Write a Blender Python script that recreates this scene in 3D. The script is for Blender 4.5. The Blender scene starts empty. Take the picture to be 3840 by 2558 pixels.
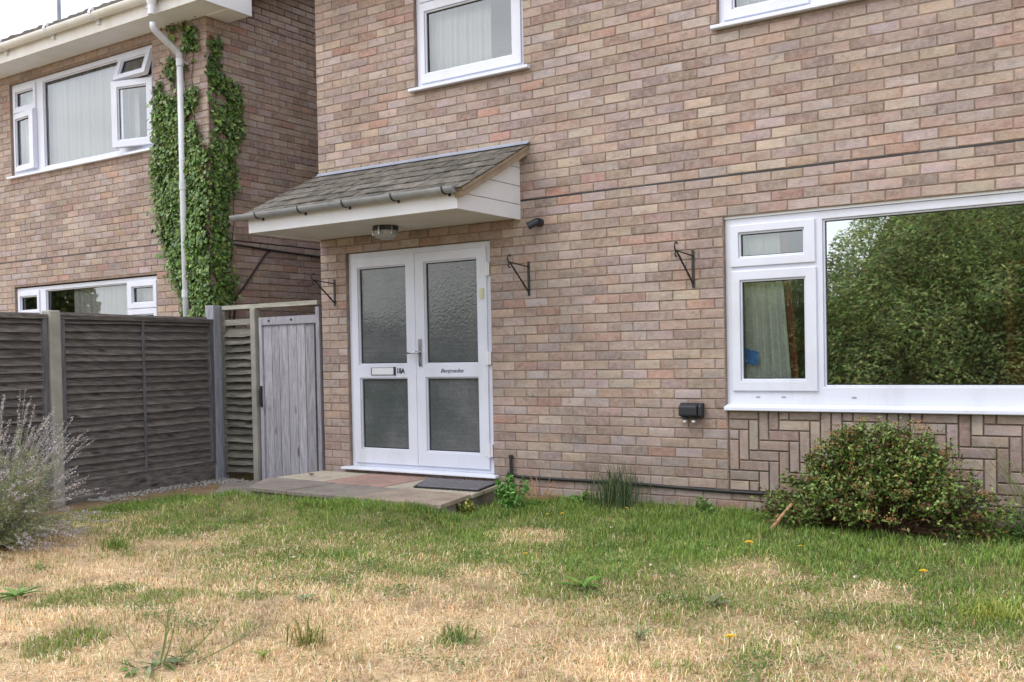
import bpy, bmesh, math, random
import numpy as np
from mathutils import Vector, Matrix, noise

random.seed(7)
rng = np.random.default_rng(11)
scene = bpy.context.scene
COL = scene.collection
PI = math.pi

# ------------------------------------------------------------------ camera
CAM = np.array([6.98025, -7.08235, 1.18239])
TH, ROLL, PITCH, FPX = 0.592313, -0.0188594, -0.0199043, 3774.8
_F = np.array([-math.sin(TH) * math.cos(PITCH), math.cos(TH) * math.cos(PITCH), math.sin(PITCH)])
_R = np.array([math.cos(TH), math.sin(TH), 0.0])
_U = np.cross(_R, _F)
_R2 = _R * math.cos(ROLL) + _U * math.sin(ROLL)
_U2 = -_R * math.sin(ROLL) + _U * math.cos(ROLL)
cd = bpy.data.cameras.new('camera')
cam = bpy.data.objects.new('camera', cd)
COL.objects.link(cam)
cam.matrix_world = Matrix(((_R2[0], _U2[0], -_F[0], CAM[0]), (_R2[1], _U2[1], -_F[1], CAM[1]),
                           (_R2[2], _U2[2], -_F[2], CAM[2]), (0, 0, 0, 1)))
cd.sensor_width = 36.0
cd.sensor_fit = 'HORIZONTAL'
cd.lens = 36.0 * FPX / 3840.0
cd.shift_y = 127.74 / 3840.0
cd.clip_start = 0.05
cd.clip_end = 500
scene.camera = cam

# ------------------------------------------------------------------ sky, sun, exposure
SUN_EL, SUN_AZ = math.radians(52), math.radians(215)       # azimuth from +Y, clockwise: front left of the houses
w = bpy.data.worlds.new('World')
scene.world = w
w.use_nodes = True
nt = w.node_tree
nt.nodes.clear()
wo = nt.nodes.new('ShaderNodeOutputWorld')
bg = nt.nodes.new('ShaderNodeBackground')
sky = nt.nodes.new('ShaderNodeTexSky')
sky.sky_type = 'NISHITA'
sky.sun_disc = False
sky.sun_elevation = SUN_EL
sky.sun_rotation = SUN_AZ
sky.air_density = 1.0
sky.dust_density = 2.0
sky.ozone_density = 1.5
tc = nt.nodes.new('ShaderNodeTexCoord')
mp = nt.nodes.new('ShaderNodeMapping')
mp.inputs['Scale'].default_value = (1.0, 1.0, 2.6)
nz = nt.nodes.new('ShaderNodeTexNoise')
nz.inputs['Scale'].default_value = 2.1
nz.inputs['Detail'].default_value = 7.0
nz.inputs['Roughness'].default_value = 0.55
cr = nt.nodes.new('ShaderNodeValToRGB')
cr.color_ramp.elements[0].position = 0.36
cr.color_ramp.elements[0].color = (0.5, 0.5, 0.5, 1)
cr.color_ramp.elements[1].position = 0.56
cr.color_ramp.elements[1].color = (1, 1, 1, 1)
nz2 = nt.nodes.new('ShaderNodeTexNoise')
nz2.inputs['Scale'].default_value = 4.5
nz2.inputs['Detail'].default_value = 5.0
cr2 = nt.nodes.new('ShaderNodeValToRGB')
cr2.color_ramp.elements[0].position = 0.30
cr2.color_ramp.elements[0].color = (7.6, 7.8, 8.3, 1)
cr2.color_ramp.elements[1].position = 0.70
cr2.color_ramp.elements[1].color = (11.2, 11.3, 11.5, 1)
mx = nt.nodes.new('ShaderNodeMix')
mx.data_type = 'RGBA'
nt.links.new(tc.outputs['Generated'], mp.inputs['Vector'])
nt.links.new(mp.outputs['Vector'], nz.inputs['Vector'])
nt.links.new(mp.outputs['Vector'], nz2.inputs['Vector'])
nt.links.new(nz.outputs['Fac'], cr.inputs['Fac'])
nt.links.new(nz2.outputs['Fac'], cr2.inputs['Fac'])
nt.links.new(cr.outputs['Color'], mx.inputs['Factor'])
nt.links.new(sky.outputs['Color'], mx.inputs['A'])
nt.links.new(cr2.outputs['Color'], mx.inputs['B'])
nt.links.new(mx.outputs['Result'], bg.inputs['Color'])
bg.inputs['Strength'].default_value = 0.12
nt.links.new(bg.outputs['Background'], wo.inputs['Surface'])

sd = bpy.data.lights.new('sun', 'SUN')
sd.energy = 0.9
sd.angle = math.radians(20)
sd.color = (1.0, 0.965, 0.92)
sun = bpy.data.objects.new('sun', sd)
COL.objects.link(sun)
_S = Vector((math.sin(SUN_AZ) * math.cos(SUN_EL), math.cos(SUN_AZ) * math.cos(SUN_EL), math.sin(SUN_EL)))
sun.rotation_euler = (-_S).to_track_quat('-Z', 'Y').to_euler()
sun.location = _S * 30

scene.view_settings.view_transform = 'Standard'
scene.view_settings.look = 'None'
scene.view_settings.exposure = 0.80
scene.view_settings.gamma = 1.0
scene.view_settings.use_curve_mapping = False
scene.render.engine = 'CYCLES'
scene.cycles.max_bounces = 8
scene.cycles.transparent_max_bounces = 12
scene.cycles.caustics_reflective = False
scene.cycles.caustics_refractive = False


# ------------------------------------------------------------------ materials
def lin(r, g, b):
    f = lambda c: ((c / 255.0 + 0.055) / 1.055) ** 2.4 if c > 10 else c / 255.0 / 12.92
    return (f(r), f(g), f(b), 1.0)


def newmat(name):
    m = bpy.data.materials.new(name)
    m.use_nodes = True
    t = m.node_tree
    return m, t, t.nodes['Principled BSDF']


def nd(t, kind, **kw):
    n = t.nodes.new(kind)
    for k, v in kw.items():
        if k in n.inputs:
            n.inputs[k].default_value = v
        else:
            setattr(n, k, v)
    return n


def mixcol(t, fac, a, b, mode='MIX'):
    n = t.nodes.new('ShaderNodeMix')
    n.data_type = 'RGBA'
    n.blend_type = mode
    for key, val in (('Factor', fac), ('A', a), ('B', b)):
        if isinstance(val, (int, float)):
            n.inputs[key].default_value = val
        elif isinstance(val, tuple):
            n.inputs[key].default_value = val
        else:
            t.links.new(val, n.inputs[key])
    return n.outputs['Result']


def ramp(t, src, stops):
    n = t.nodes.new('ShaderNodeValToRGB')
    e = n.color_ramp.elements
    while len(e) < len(stops):
        e.new(0.5)
    for i, (p, c) in enumerate(stops):
        e[i].position = p
        e[i].color = (c, c, c, 1) if isinstance(c, (int, float)) else c
    t.links.new(src, n.inputs['Fac'])
    return n.outputs['Color']


def wpos(t, scale=(1, 1, 1)):
    g = t.nodes.new('ShaderNodeNewGeometry')
    m = t.nodes.new('ShaderNodeMapping')
    m.inputs['Scale'].default_value = scale
    t.links.new(g.outputs['Position'], m.inputs['Vector'])
    return m.outputs['Vector']


def noise_n(t, vec, scale, detail=4, rough=0.55):
    n = nd(t, 'ShaderNodeTexNoise', Scale=scale, Detail=detail, Roughness=rough)
    t.links.new(vec, n.inputs['Vector'])
    return n.outputs['Fac']


def bump(t, bsdf, height, strength=0.3, dist=0.01):
    b = nd(t, 'ShaderNodeBump', Strength=strength, Distance=dist)
    t.links.new(height, b.inputs['Height'])
    t.links.new(b.outputs['Normal'], bsdf.inputs['Normal'])


def mat_plain(name, col, rough=0.5, var=0.12, scale=8.0, bstr=0.0, bscale=60.0, dirt=None, spec=0.5, metal=0.0):
    m, t, b = newmat(name)
    v = wpos(t)
    n = noise_n(t, v, scale, 5)
    f = ramp(t, n, [(0.3, 1.0 - var), (0.7, 1.0 + var * 0.4)])
    c = mixcol(t, 1.0, col, f, 'MULTIPLY')
    if dirt:
        v2 = wpos(t, (1, 1, 0.35))
        n2 = noise_n(t, v2, 3.5, 6, 0.65)
        c = mixcol(t, ramp(t, n2, [(0.5, 0.0), (0.75, dirt[1])]), c, dirt[0])
    t.links.new(c, b.inputs['Base Color'])
    b.inputs['Roughness'].default_value = rough
    b.inputs['Specular IOR Level'].default_value = spec
    b.inputs['Metallic'].default_value = metal
    if bstr:
        bump(t, b, noise_n(t, v, bscale, 4), bstr, 0.004)
    return m


def mat_brick():
    m, t, b = newmat('brick')
    at = nd(t, 'ShaderNodeAttribute', attribute_name='col')
    oi = nd(t, 'ShaderNodeObjectInfo')
    c = mixcol(t, 1.0, at.outputs['Color'], oi.outputs['Color'], 'MULTIPLY')
    v = wpos(t)
    # blotches of a redder and of a greyer firing across single bricks
    n1 = noise_n(t, v, 7.0, 3)
    c = mixcol(t, ramp(t, n1, [(0.56, 0.0), (0.72, 0.42)]), c, lin(158, 120, 104))
    n2 = noise_n(t, wpos(t, (1.0, 1.0, 1.6)), 9.5, 4)
    c = mixcol(t, ramp(t, n2, [(0.55, 0.0), (0.72, 0.55)]), c, lin(124, 110, 104))
    n6 = noise_n(t, v, 22.0, 4, 0.6)
    c = mixcol(t, ramp(t, n6, [(0.42, 0.0), (0.70, 0.5)]), c, lin(184, 172, 164))
    n7 = noise_n(t, v, 16.0, 5, 0.7)
    c = mixcol(t, ramp(t, n7, [(0.57, 0.0), (0.70, 0.55)]), c, lin(116, 101, 93))
    # drag wire streaks and specks
    n3 = noise_n(t, wpos(t, (5, 5, 55)), 3.0, 5, 0.65)
    c = mixcol(t, 1.0, c, ramp(t, n3, [(0.28, 0.78), (0.7, 1.14)]), 'MULTIPLY')
    n4 = noise_n(t, v, 140.0, 3)
    c = mixcol(t, 1.0, c, ramp(t, n4, [(0.3, 0.84), (0.65, 1.06)]), 'MULTIPLY')
    n5 = noise_n(t, v, 1.3, 4)
    c = mixcol(t, 1.0, c, ramp(t, n5, [(0.3, 0.84), (0.7, 1.08)]), 'MULTIPLY')
    # damp tide mark and green bloom with a ragged upper edge along the foot of the wall
    sx = nd(t, 'ShaderNodeSeparateXYZ')
    t.links.new(v, sx.inputs[0])
    ad = nd(t, 'ShaderNodeMath', operation='MULTIPLY_ADD')
    t.links.new(noise_n(t, v, 2.6, 5, 0.65), ad.inputs[0])
    ad.inputs[1].default_value = -0.9
    t.links.new(sx.outputs['Z'], ad.inputs[2])
    c = mixcol(t, ramp(t, ad.outputs[0], [(0.0, 0.18), (0.22, 0.0)]), c, lin(112, 100, 94))
    t.links.new(c, b.inputs['Base Color'])
    b.inputs['Roughness'].default_value = 0.93
    b.inputs['Specular IOR Level'].default_value = 0.15
    bump(t, b, n3, 0.5, 0.004)
    return m


def mat_wood(name, c0, c1, axis='x', rough=0.85, knots=True, green=None):
    m, t, b = newmat(name)
    sc = {'x': (1.2, 14, 14), 'z': (14, 14, 1.2), 'y': (14, 1.2, 14)}[axis]
    oi = nd(t, 'ShaderNodeObjectInfo')
    g = t.nodes.new('ShaderNodeNewGeometry')
    ad = nd(t, 'ShaderNodeVectorMath', operation='ADD')
    cmb = nd(t, 'ShaderNodeCombineXYZ')
    mm = nd(t, 'ShaderNodeMath', operation='MULTIPLY')
    mm.inputs[1].default_value = 37.0
    t.links.new(oi.outputs['Random'], mm.inputs[0])
    for k in 'XYZ':
        t.links.new(mm.outputs[0], cmb.inputs[k])
    t.links.new(g.outputs['Position'], ad.inputs[0])
    t.links.new(cmb.outputs[0], ad.inputs[1])
    mp_ = nd(t, 'ShaderNodeMapping')
    mp_.inputs['Scale'].default_value = sc
    t.links.new(ad.outputs[0], mp_.inputs['Vector'])
    v = mp_.outputs['Vector']
    n = noise_n(t, v, 4.0, 6, 0.62)
    c = mixcol(t, ramp(t, n, [(0.3, 0.0), (0.7, 1.0)]), c0, c1)
    n2 = noise_n(t, v, 26.0, 3)
    c = mixcol(t, 1.0, c, ramp(t, n2, [(0.3, 0.8), (0.62, 1.05)]), 'MULTIPLY')
    rr = ramp(t, oi.outputs['Random'], [(0.0, 0.78), (1.0, 1.18)])
    c = mixcol(t, 1.0, c, rr, 'MULTIPLY')
    if knots:
        vk = nd(t, 'ShaderNodeTexVoronoi', Scale=1.0)
        mk = nd(t, 'ShaderNodeMapping')
        mk.inputs['Scale'].default_value = {'x': (2.2, 7, 7), 'z': (7, 7, 2.2), 'y': (7, 2.2, 7)}[axis]
        t.links.new(ad.outputs[0], mk.inputs['Vector'])
        t.links.new(mk.outputs['Vector'], vk.inputs['Vector'])
        c = mixcol(t, ramp(t, vk.outputs['Distance'], [(0.08, 0.75), (0.17, 0.0)]), c, lin(44, 38, 36))
    if green:
        n3 = noise_n(t, ad.outputs[0], 2.5, 5)
        c = mixcol(t, ramp(t, n3, [(0.5, 0.0), (0.72, green[1])]), c, green[0])
    t.links.new(c, b.inputs['Base Color'])
    b.inputs['Roughness'].default_value = rough
    b.inputs['Specular IOR Level'].default_value = 0.2
    bump(t, b, n2, 0.4, 0.003)
    return m


def mat_glass(name, refl=0.34, tint=(0.93, 0.96, 0.96, 1), wav=0.006):
    m = bpy.data.materials.new(name)
    m.use_nodes = True
    t = m.node_tree
    t.nodes.remove(t.nodes['Principled BSDF'])
    out = t.nodes['Material Output']
    tr = nd(t, 'ShaderNodeBsdfTransparent')
    tr.inputs['Color'].default_value = tint
    gl = nd(t, 'ShaderNodeBsdfGlossy', Roughness=0.012)
    gl.inputs['Color'].default_value = (0.93, 0.97, 1.0, 1)
    ms = nd(t, 'ShaderNodeMixShader')
    fr = nd(t, 'ShaderNodeFresnel', IOR=1.5)
    ma = nd(t, 'ShaderNodeMath', operation='ADD')
    ma.inputs[1].default_value = refl
    ma.use_clamp = True
    t.links.new(fr.outputs[0], ma.inputs[0])
    t.links.new(ma.outputs[0], ms.inputs['Fac'])
    t.links.new(tr.outputs[0], ms.inputs[1])
    t.links.new(gl.outputs[0], ms.inputs[2])
    t.links.new(ms.outputs[0], out.inputs['Surface'])
    b = nd(t, 'ShaderNodeBump', Strength=wav, Distance=0.05)
    n = noise_n(t, wpos(t), 2.2, 2)
    t.links.new(n, b.inputs['Height'])
    t.links.new(b.outputs['Normal'], gl.inputs['Normal'])
    return m


def mat_obscure():
    m, t, b = newmat('obscure_glass')
    v = wpos(t)
    n = noise_n(t, v, 46.0, 2, 0.5)
    n2 = noise_n(t, v, 2.0, 3)
    n3 = noise_n(t, wpos(t, (1.5, 1, 30)), 2.0, 3)
    c = mixcol(t, ramp(t, n2, [(0.35, 0.0), (0.65, 1.0)]), (0.075, 0.092, 0.090, 1), (0.135, 0.142, 0.150, 1))
    c = mixcol(t, 1.0, c, ramp(t, n3, [(0.3, 0.86), (0.7, 1.1)]), 'MULTIPLY')
    c = mixcol(t, 1.0, c, ramp(t, n, [(0.35, 0.88), (0.65, 1.06)]), 'MULTIPLY')
    t.links.new(c, b.inputs['Base Color'])
    b.inputs['Roughness'].default_value = 0.11
    b.inputs['Specular IOR Level'].default_value = 0.75
    bump(t, b, n, 0.35, 0.004)
    return m


def mat_leaf(name, transl=0.25, rough=0.55, spec=0.3, var=0.25):
    m, t, b = newmat(name)
    at = nd(t, 'ShaderNodeAttribute', attribute_name='col')
    v = wpos(t)
    n = noise_n(t, v, 30.0, 3)
    c = mixcol(t, 1.0, at.outputs['Color'], ramp(t, n, [(0.3, 1 - var), (0.7, 1 + var)]), 'MULTIPLY')
    t.links.new(c, b.inputs['Base Color'])
    b.inputs['Roughness'].default_value = rough
    b.inputs['Specular IOR Level'].default_value = spec
    if transl:
        out = t.nodes['Material Output']
        tl = nd(t, 'ShaderNodeBsdfTranslucent')
        t.links.new(c, tl.inputs['Color'])
        ms = nd(t, 'ShaderNodeMixShader')
        ms.inputs['Fac'].default_value = transl
        t.links.new(b.outputs[0], ms.inputs[1])
        t.links.new(tl.outputs[0], ms.inputs[2])
        t.links.new(ms.outputs[0], out.inputs['Surface'])
    return m


def mat_ground():
    m, t, b = newmat('soil_and_thatch')
    v = wpos(t)
    n1 = noise_n(t, v, 1.6, 6, 0.6)
    n2 = noise_n(t, wpos(t, (60, 14, 1)), 2.0, 4)
    n3 = noise_n(t, wpos(t, (14, 60, 1)), 2.0, 4)
    n4 = noise_n(t, v, 55.0, 4)
    straw = mixcol(t, n4, lin(174, 144, 106), lin(234, 211, 176))
    straw = mixcol(t, 1.0, straw, ramp(t, n2, [(0.3, 0.7), (0.65, 1.12)]), 'MULTIPLY')
    straw = mixcol(t, 1.0, straw, ramp(t, n3, [(0.3, 0.75), (0.65, 1.1)]), 'MULTIPLY')
    soil = mixcol(t, n4, lin(70, 58, 44), lin(128, 108, 80))
    at = nd(t, 'ShaderNodeAttribute', attribute_name='col')
    sep = nd(t, 'ShaderNodeSeparateColor')
    t.links.new(at.outputs['Color'], sep.inputs[0])
    c = mixcol(t, sep.outputs[0], soil, straw)
    grn = mixcol(t, n4, lin(74, 80, 44), lin(126, 126, 78))
    c = mixcol(t, sep.outputs[1], c, grn)
    c = mixcol(t, 1.0, c, ramp(t, n1, [(0.3, 0.72), (0.7, 1.1)]), 'MULTIPLY')
    n9 = noise_n(t, v, 5.0, 5, 0.65)
    c = mixcol(t, ramp(t, n9, [(0.56, 0.0), (0.68, 0.7)]), c, lin(112, 88, 64))
    t.links.new(c, b.inputs['Base Color'])
    b.inputs['Roughness'].default_value = 0.97
    b.inputs['Specular IOR Level'].default_value = 0.1
    bump(t, b, n4, 0.7, 0.02)
    return m


def mat_paving(name, c0, c1):
    m, t, b = newmat(name)
    v = wpos(t)
    n = noise_n(t, v, 4.0, 6, 0.65)
    n2 = noise_n(t, v, 90.0, 3)
    n3 = noise_n(t, v, 11.0, 5, 0.7)
    c = mixcol(t, ramp(t, n, [(0.32, 0.0), (0.68, 1.0)]), c0, c1)
    c = mixcol(t, ramp(t, n3, [(0.55, 0.0), (0.7, 0.5)]), c, lin(74, 72, 62))
    c = mixcol(t, 1.0, c, ramp(t, n2, [(0.3, 0.8), (0.65, 1.1)]), 'MULTIPLY')
    t.links.new(c, b.inputs['Base Color'])
    b.inputs['Roughness'].default_value = 0.92
    b.inputs['Specular IOR Level'].default_value = 0.2
    bump(t, b, n2, 0.4, 0.004)
    return m


M = {}
M['brick'] = mat_brick()
M['mortar'] = mat_plain('mortar', lin(144, 127, 115), 0.97, 0.3, 14, 0.5, 120, (lin(112, 97, 87), 0.6), 0.1)
M['mortar_dark'] = mat_plain('dark_mortar', lin(120, 104, 93), 0.97, 0.25, 14, 0.5, 120)
M['upvc'] = mat_plain('white_upvc', (0.64, 0.67, 0.775, 1), 0.32, 0.05, 3, dirt=((0.43, 0.42, 0.40, 1), 0.4))
M['upvc2'] = mat_plain('white_cladding', (0.69, 0.70, 0.75, 1), 0.42, 0.06, 3, dirt=((0.5, 0.48, 0.44, 1), 0.3))
M['pipe'] = mat_plain('grey_white_pipe', (0.57, 0.585, 0.645, 1), 0.45, 0.12, 9, dirt=((0.4, 0.39, 0.37, 1), 0.45))
M['soffit'] = mat_plain('soffit_board', (0.83, 0.87, 0.96, 1), 0.6, 0.05, 4, dirt=((0.66, 0.64, 0.62, 1), 0.25))
M['porch_soffit'] = mat_plain('porch_soffit_board', (0.62, 0.60, 0.575, 1), 0.6, 0.1, 4, dirt=((0.4, 0.36, 0.3, 1), 0.35))
M['gutter_white'] = mat_plain('weathered_white_gutter', (0.76, 0.76, 0.76, 1), 0.45, 0.12, 5, dirt=((0.55, 0.55, 0.38, 1), 0.5))
M['gasket'] = mat_plain('dark_gasket', (0.02, 0.022, 0.028, 1), 0.5, 0.05)
M['glass'] = mat_glass('window_glass', 0.56)
M['glass_mid'] = mat_glass('side_glass', 0.16, (0.95, 0.97, 0.97, 1))
M['clear'] = bpy.data.materials.new('clear_glass_back')
M['clear'].use_nodes = True
_t = M['clear'].node_tree
_t.nodes.remove(_t.nodes['Principled BSDF'])
_t.links.new(nd(_t, 'ShaderNodeBsdfTransparent').outputs[0], _t.nodes['Material Output'].inputs['Surface'])
M['obscure'] = mat_obscure()
M['interior'] = mat_plain('interior_plaster', (0.42, 0.36, 0.29, 1), 0.9)
M['interior_dark'] = mat_plain('interior_floor', (0.12, 0.08, 0.055, 1), 0.8)
M['lead'] = mat_plain('lead_flashing', (0.25, 0.28, 0.36, 1), 0.5, 0.2, 6, 0.2, 40)
M['gutter'] = mat_plain('grey_gutter', (0.27, 0.285, 0.31, 1), 0.5, 0.25, 7, 0.15, 30, (lin(168, 168, 166), 0.7))
M['black_metal'] = mat_plain('black_iron', (0.022, 0.018, 0.018, 1), 0.55, 0.3, 20)
M['black_plastic'] = mat_plain('black_plastic', (0.022, 0.024, 0.034, 1), 0.42, 0.2, 12)
M['cable'] = mat_plain('black_cable', (0.018, 0.018, 0.022, 1), 0.6, 0.2, 12)
M['chrome'] = mat_plain('chrome', (0.55, 0.56, 0.6, 1), 0.22, 0.05, metal=1.0)
M['white_plastic'] = mat_plain('white_plastic', (0.75, 0.75, 0.74, 1), 0.4, 0.05)
M['cream'] = mat_plain('cream_plastic', (0.62, 0.62, 0.42, 1), 0.4, 0.08)
M['timber'] = mat_plain('painted_timber', lin(150, 134, 116), 0.8, 0.25, 7, 0.2, 60)
M['net'] = None
M['concrete'] = mat_plain('concrete_post', lin(156, 153, 146), 0.95, 0.22, 6, 0.4, 80, (lin(128, 126, 112), 0.5), 0.15)
M['slat'] = mat_wood('weathered_lap_board', lin(66, 61, 60), lin(124, 117, 114), 'y', green=(lin(88, 86, 74), 0.4))
M['batten'] = mat_wood('weathered_batten', lin(78, 76, 80), lin(118, 116, 122), 'z', knots=False)
M['slat_x'] = mat_wood('weathered_lap_board_short', lin(74, 71, 66), lin(128, 124, 116), 'x', green=(lin(92, 96, 78), 0.4))
M['rail'] = mat_wood('pale_rail', lin(130, 128, 118), lin(172, 170, 160), 'x', knots=False, green=(lin(112, 114, 94), 0.3))
M['post'] = mat_wood('grey_post', lin(112, 114, 124), lin(160, 162, 172), 'z', knots=False)
M['gate'] = mat_wood('silvered_gate_board', lin(128, 126, 134), lin(176, 174, 184), 'z')
M['leaf'] = mat_leaf('leaf', 0.22, 0.42, 0.45)
M['grass'] = mat_leaf('grass_blade', 0.28, 0.65, 0.2, 0.18)
M['hedge'] = mat_leaf('hedge_leaf', 0.5, 0.5, 0.3, 0.3)
M['stem'] = mat_plain('woody_stem', lin(96, 72, 54), 0.9, 0.3, 30)
M['cutwood'] = mat_plain('bare_wood', lin(176, 138, 104), 0.8, 0.25, 30)
M['petal'] = mat_plain('yellow_petal', (0.80, 0.48, 0.02, 1), 0.6, 0.1, 80)
M['green_stem'] = mat_plain('green_stem', (0.16, 0.19, 0.06, 1), 0.7, 0.2, 40)
M['ground'] = mat_ground()
M['pave_pale'] = mat_paving('paving_pale', lin(144, 138, 126), lin(178, 170, 156))
M['pave_pink'] = mat_paving('paving_pink', lin(138, 116, 108), lin(166, 136, 128))
M['pave_dark'] = mat_paving('paving_dark', lin(110, 104, 100), lin(138, 130, 124))
M['pave_brown'] = mat_paving('paving_brown', lin(128, 116, 108), lin(158, 144, 132))
M['stone'] = mat_plain('gravel_stone', lin(150, 146, 142), 0.9, 0.4, 30, 0.3, 60)
M['mat'] = mat_plain('rubber_mat', lin(120, 118, 126), 0.85, 0.2, 30, 0.6, 160)
M['mat_edge'] = mat_plain('rubber_mat_edge', (0.012, 0.012, 0.014, 1), 0.8, 0.1, 30)
M['roof'] = mat_plain('roof_tile', lin(96, 90, 86), 0.9, 0.3, 12, 0.4, 60, (lin(120, 118, 104), 0.5))
M['curtain'] = mat_plain('pale_green_curtain', (0.62, 0.68, 0.62, 1), 0.9, 0.08, 20)
M['red_cloth'] = mat_plain('dark_red_cloth', (0.22, 0.045, 0.03, 1), 0.9, 0.4, 30)
M['blue_cloth'] = mat_plain('blue_cloth', (0.05, 0.25, 0.75, 1), 0.8, 0.1, 30)
M['cabinet'] = mat_wood('orange_pine', lin(176, 118, 60), lin(214, 160, 92), 'z', knots=False)
M['letter'] = mat_plain('black_letter', (0.012, 0.013, 0.02, 1), 0.5, 0.05)
M['lamp_glass'] = mat_plain('frosted_lamp_glass', (0.36, 0.37, 0.36, 1), 0.25, 0.1, 20)
M['asphalt'] = mat_plain('asphalt', (0.05, 0.05, 0.052, 1), 0.9, 0.2, 20, 0.4, 120)


def mat_shingle():
    m, t, b = newmat('felt_shingle')
    oi = nd(t, 'ShaderNodeObjectInfo')
    v = wpos(t)
    n = noise_n(t, v, 14.0, 5, 0.65)
    n2 = noise_n(t, v, 170.0, 2)
    c = mixcol(t, ramp(t, n, [(0.32, 0.0), (0.7, 1.0)]), lin(80, 78, 74), lin(128, 122, 115))
    n3 = noise_n(t, v, 22.0, 4, 0.7)
    c = mixcol(t, ramp(t, n3, [(0.62, 0.0), (0.74, 0.7)]), c, lin(172, 168, 140))
    c = mixcol(t, 1.0, c, ramp(t, oi.outputs['Random'], [(0.0, 0.72), (1.0, 1.15)]), 'MULTIPLY')
    c = mixcol(t, 1.0, c, ramp(t, n2, [(0.3, 0.75), (0.65, 1.1)]), 'MULTIPLY')
    t.links.new(c, b.inputs['Base Color'])
    b.inputs['Roughness'].default_value = 0.95
    b.inputs['Specular IOR Level'].default_value = 0.1
    bump(t, b, n2, 0.6, 0.004)
    return m


M['shingle'] = mat_shingle()


def mat_net():
    m, t, b = newmat('net_curtain')
    v = wpos(t)
    out = t.nodes['Material Output']
    b.inputs['Base Color'].default_value = (0.86, 0.86, 0.84, 1)
    b.inputs['Roughness'].default_value = 0.95
    tl = nd(t, 'ShaderNodeBsdfTranslucent')
    tl.inputs['Color'].default_value = (0.8, 0.8, 0.78, 1)
    tr = nd(t, 'ShaderNodeBsdfTransparent')
    a = nd(t, 'ShaderNodeMixShader')
    a.inputs['Fac'].default_value = 0.25
    t.links.new(b.outputs[0], a.inputs[1])
    t.links.new(tl.outputs[0], a.inputs[2])
    c = nd(t, 'ShaderNodeMixShader')
    c.inputs['Fac'].default_value = 0.10
    t.links.new(a.outputs[0], c.inputs[1])
    t.links.new(tr.outputs[0], c.inputs[2])
    t.links.new(c.outputs[0], out.inputs['Surface'])
    return m


M['net'] = mat_net()


# ------------------------------------------------------------------ object helpers
HOME = {}        # world position of every Empty, so parts can be given in world coordinates


def tag(o, label=None, cat=None, group=None, kind=None):
    if label:
        o['label'] = label
    if cat:
        o['category'] = cat
    if group:
        o['group'] = group
    if kind:
        o['kind'] = kind
    return o


def adopt(o, parent):
    if parent is not None:
        o.parent = parent
        if parent.name in HOME:
            o.matrix_parent_inverse = Matrix.Translation(HOME[parent.name]).inverted()
    return o


def thing(name, loc, label=None, cat=None, group=None, kind=None, parent=None):
    o = bpy.data.objects.new(name, None)
    o.empty_display_size = 0.1
    COL.objects.link(o)
    o.location = loc
    HOME[o.name] = Vector(loc)
    adopt(o, parent)
    return tag(o, label, cat, group, kind)


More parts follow.
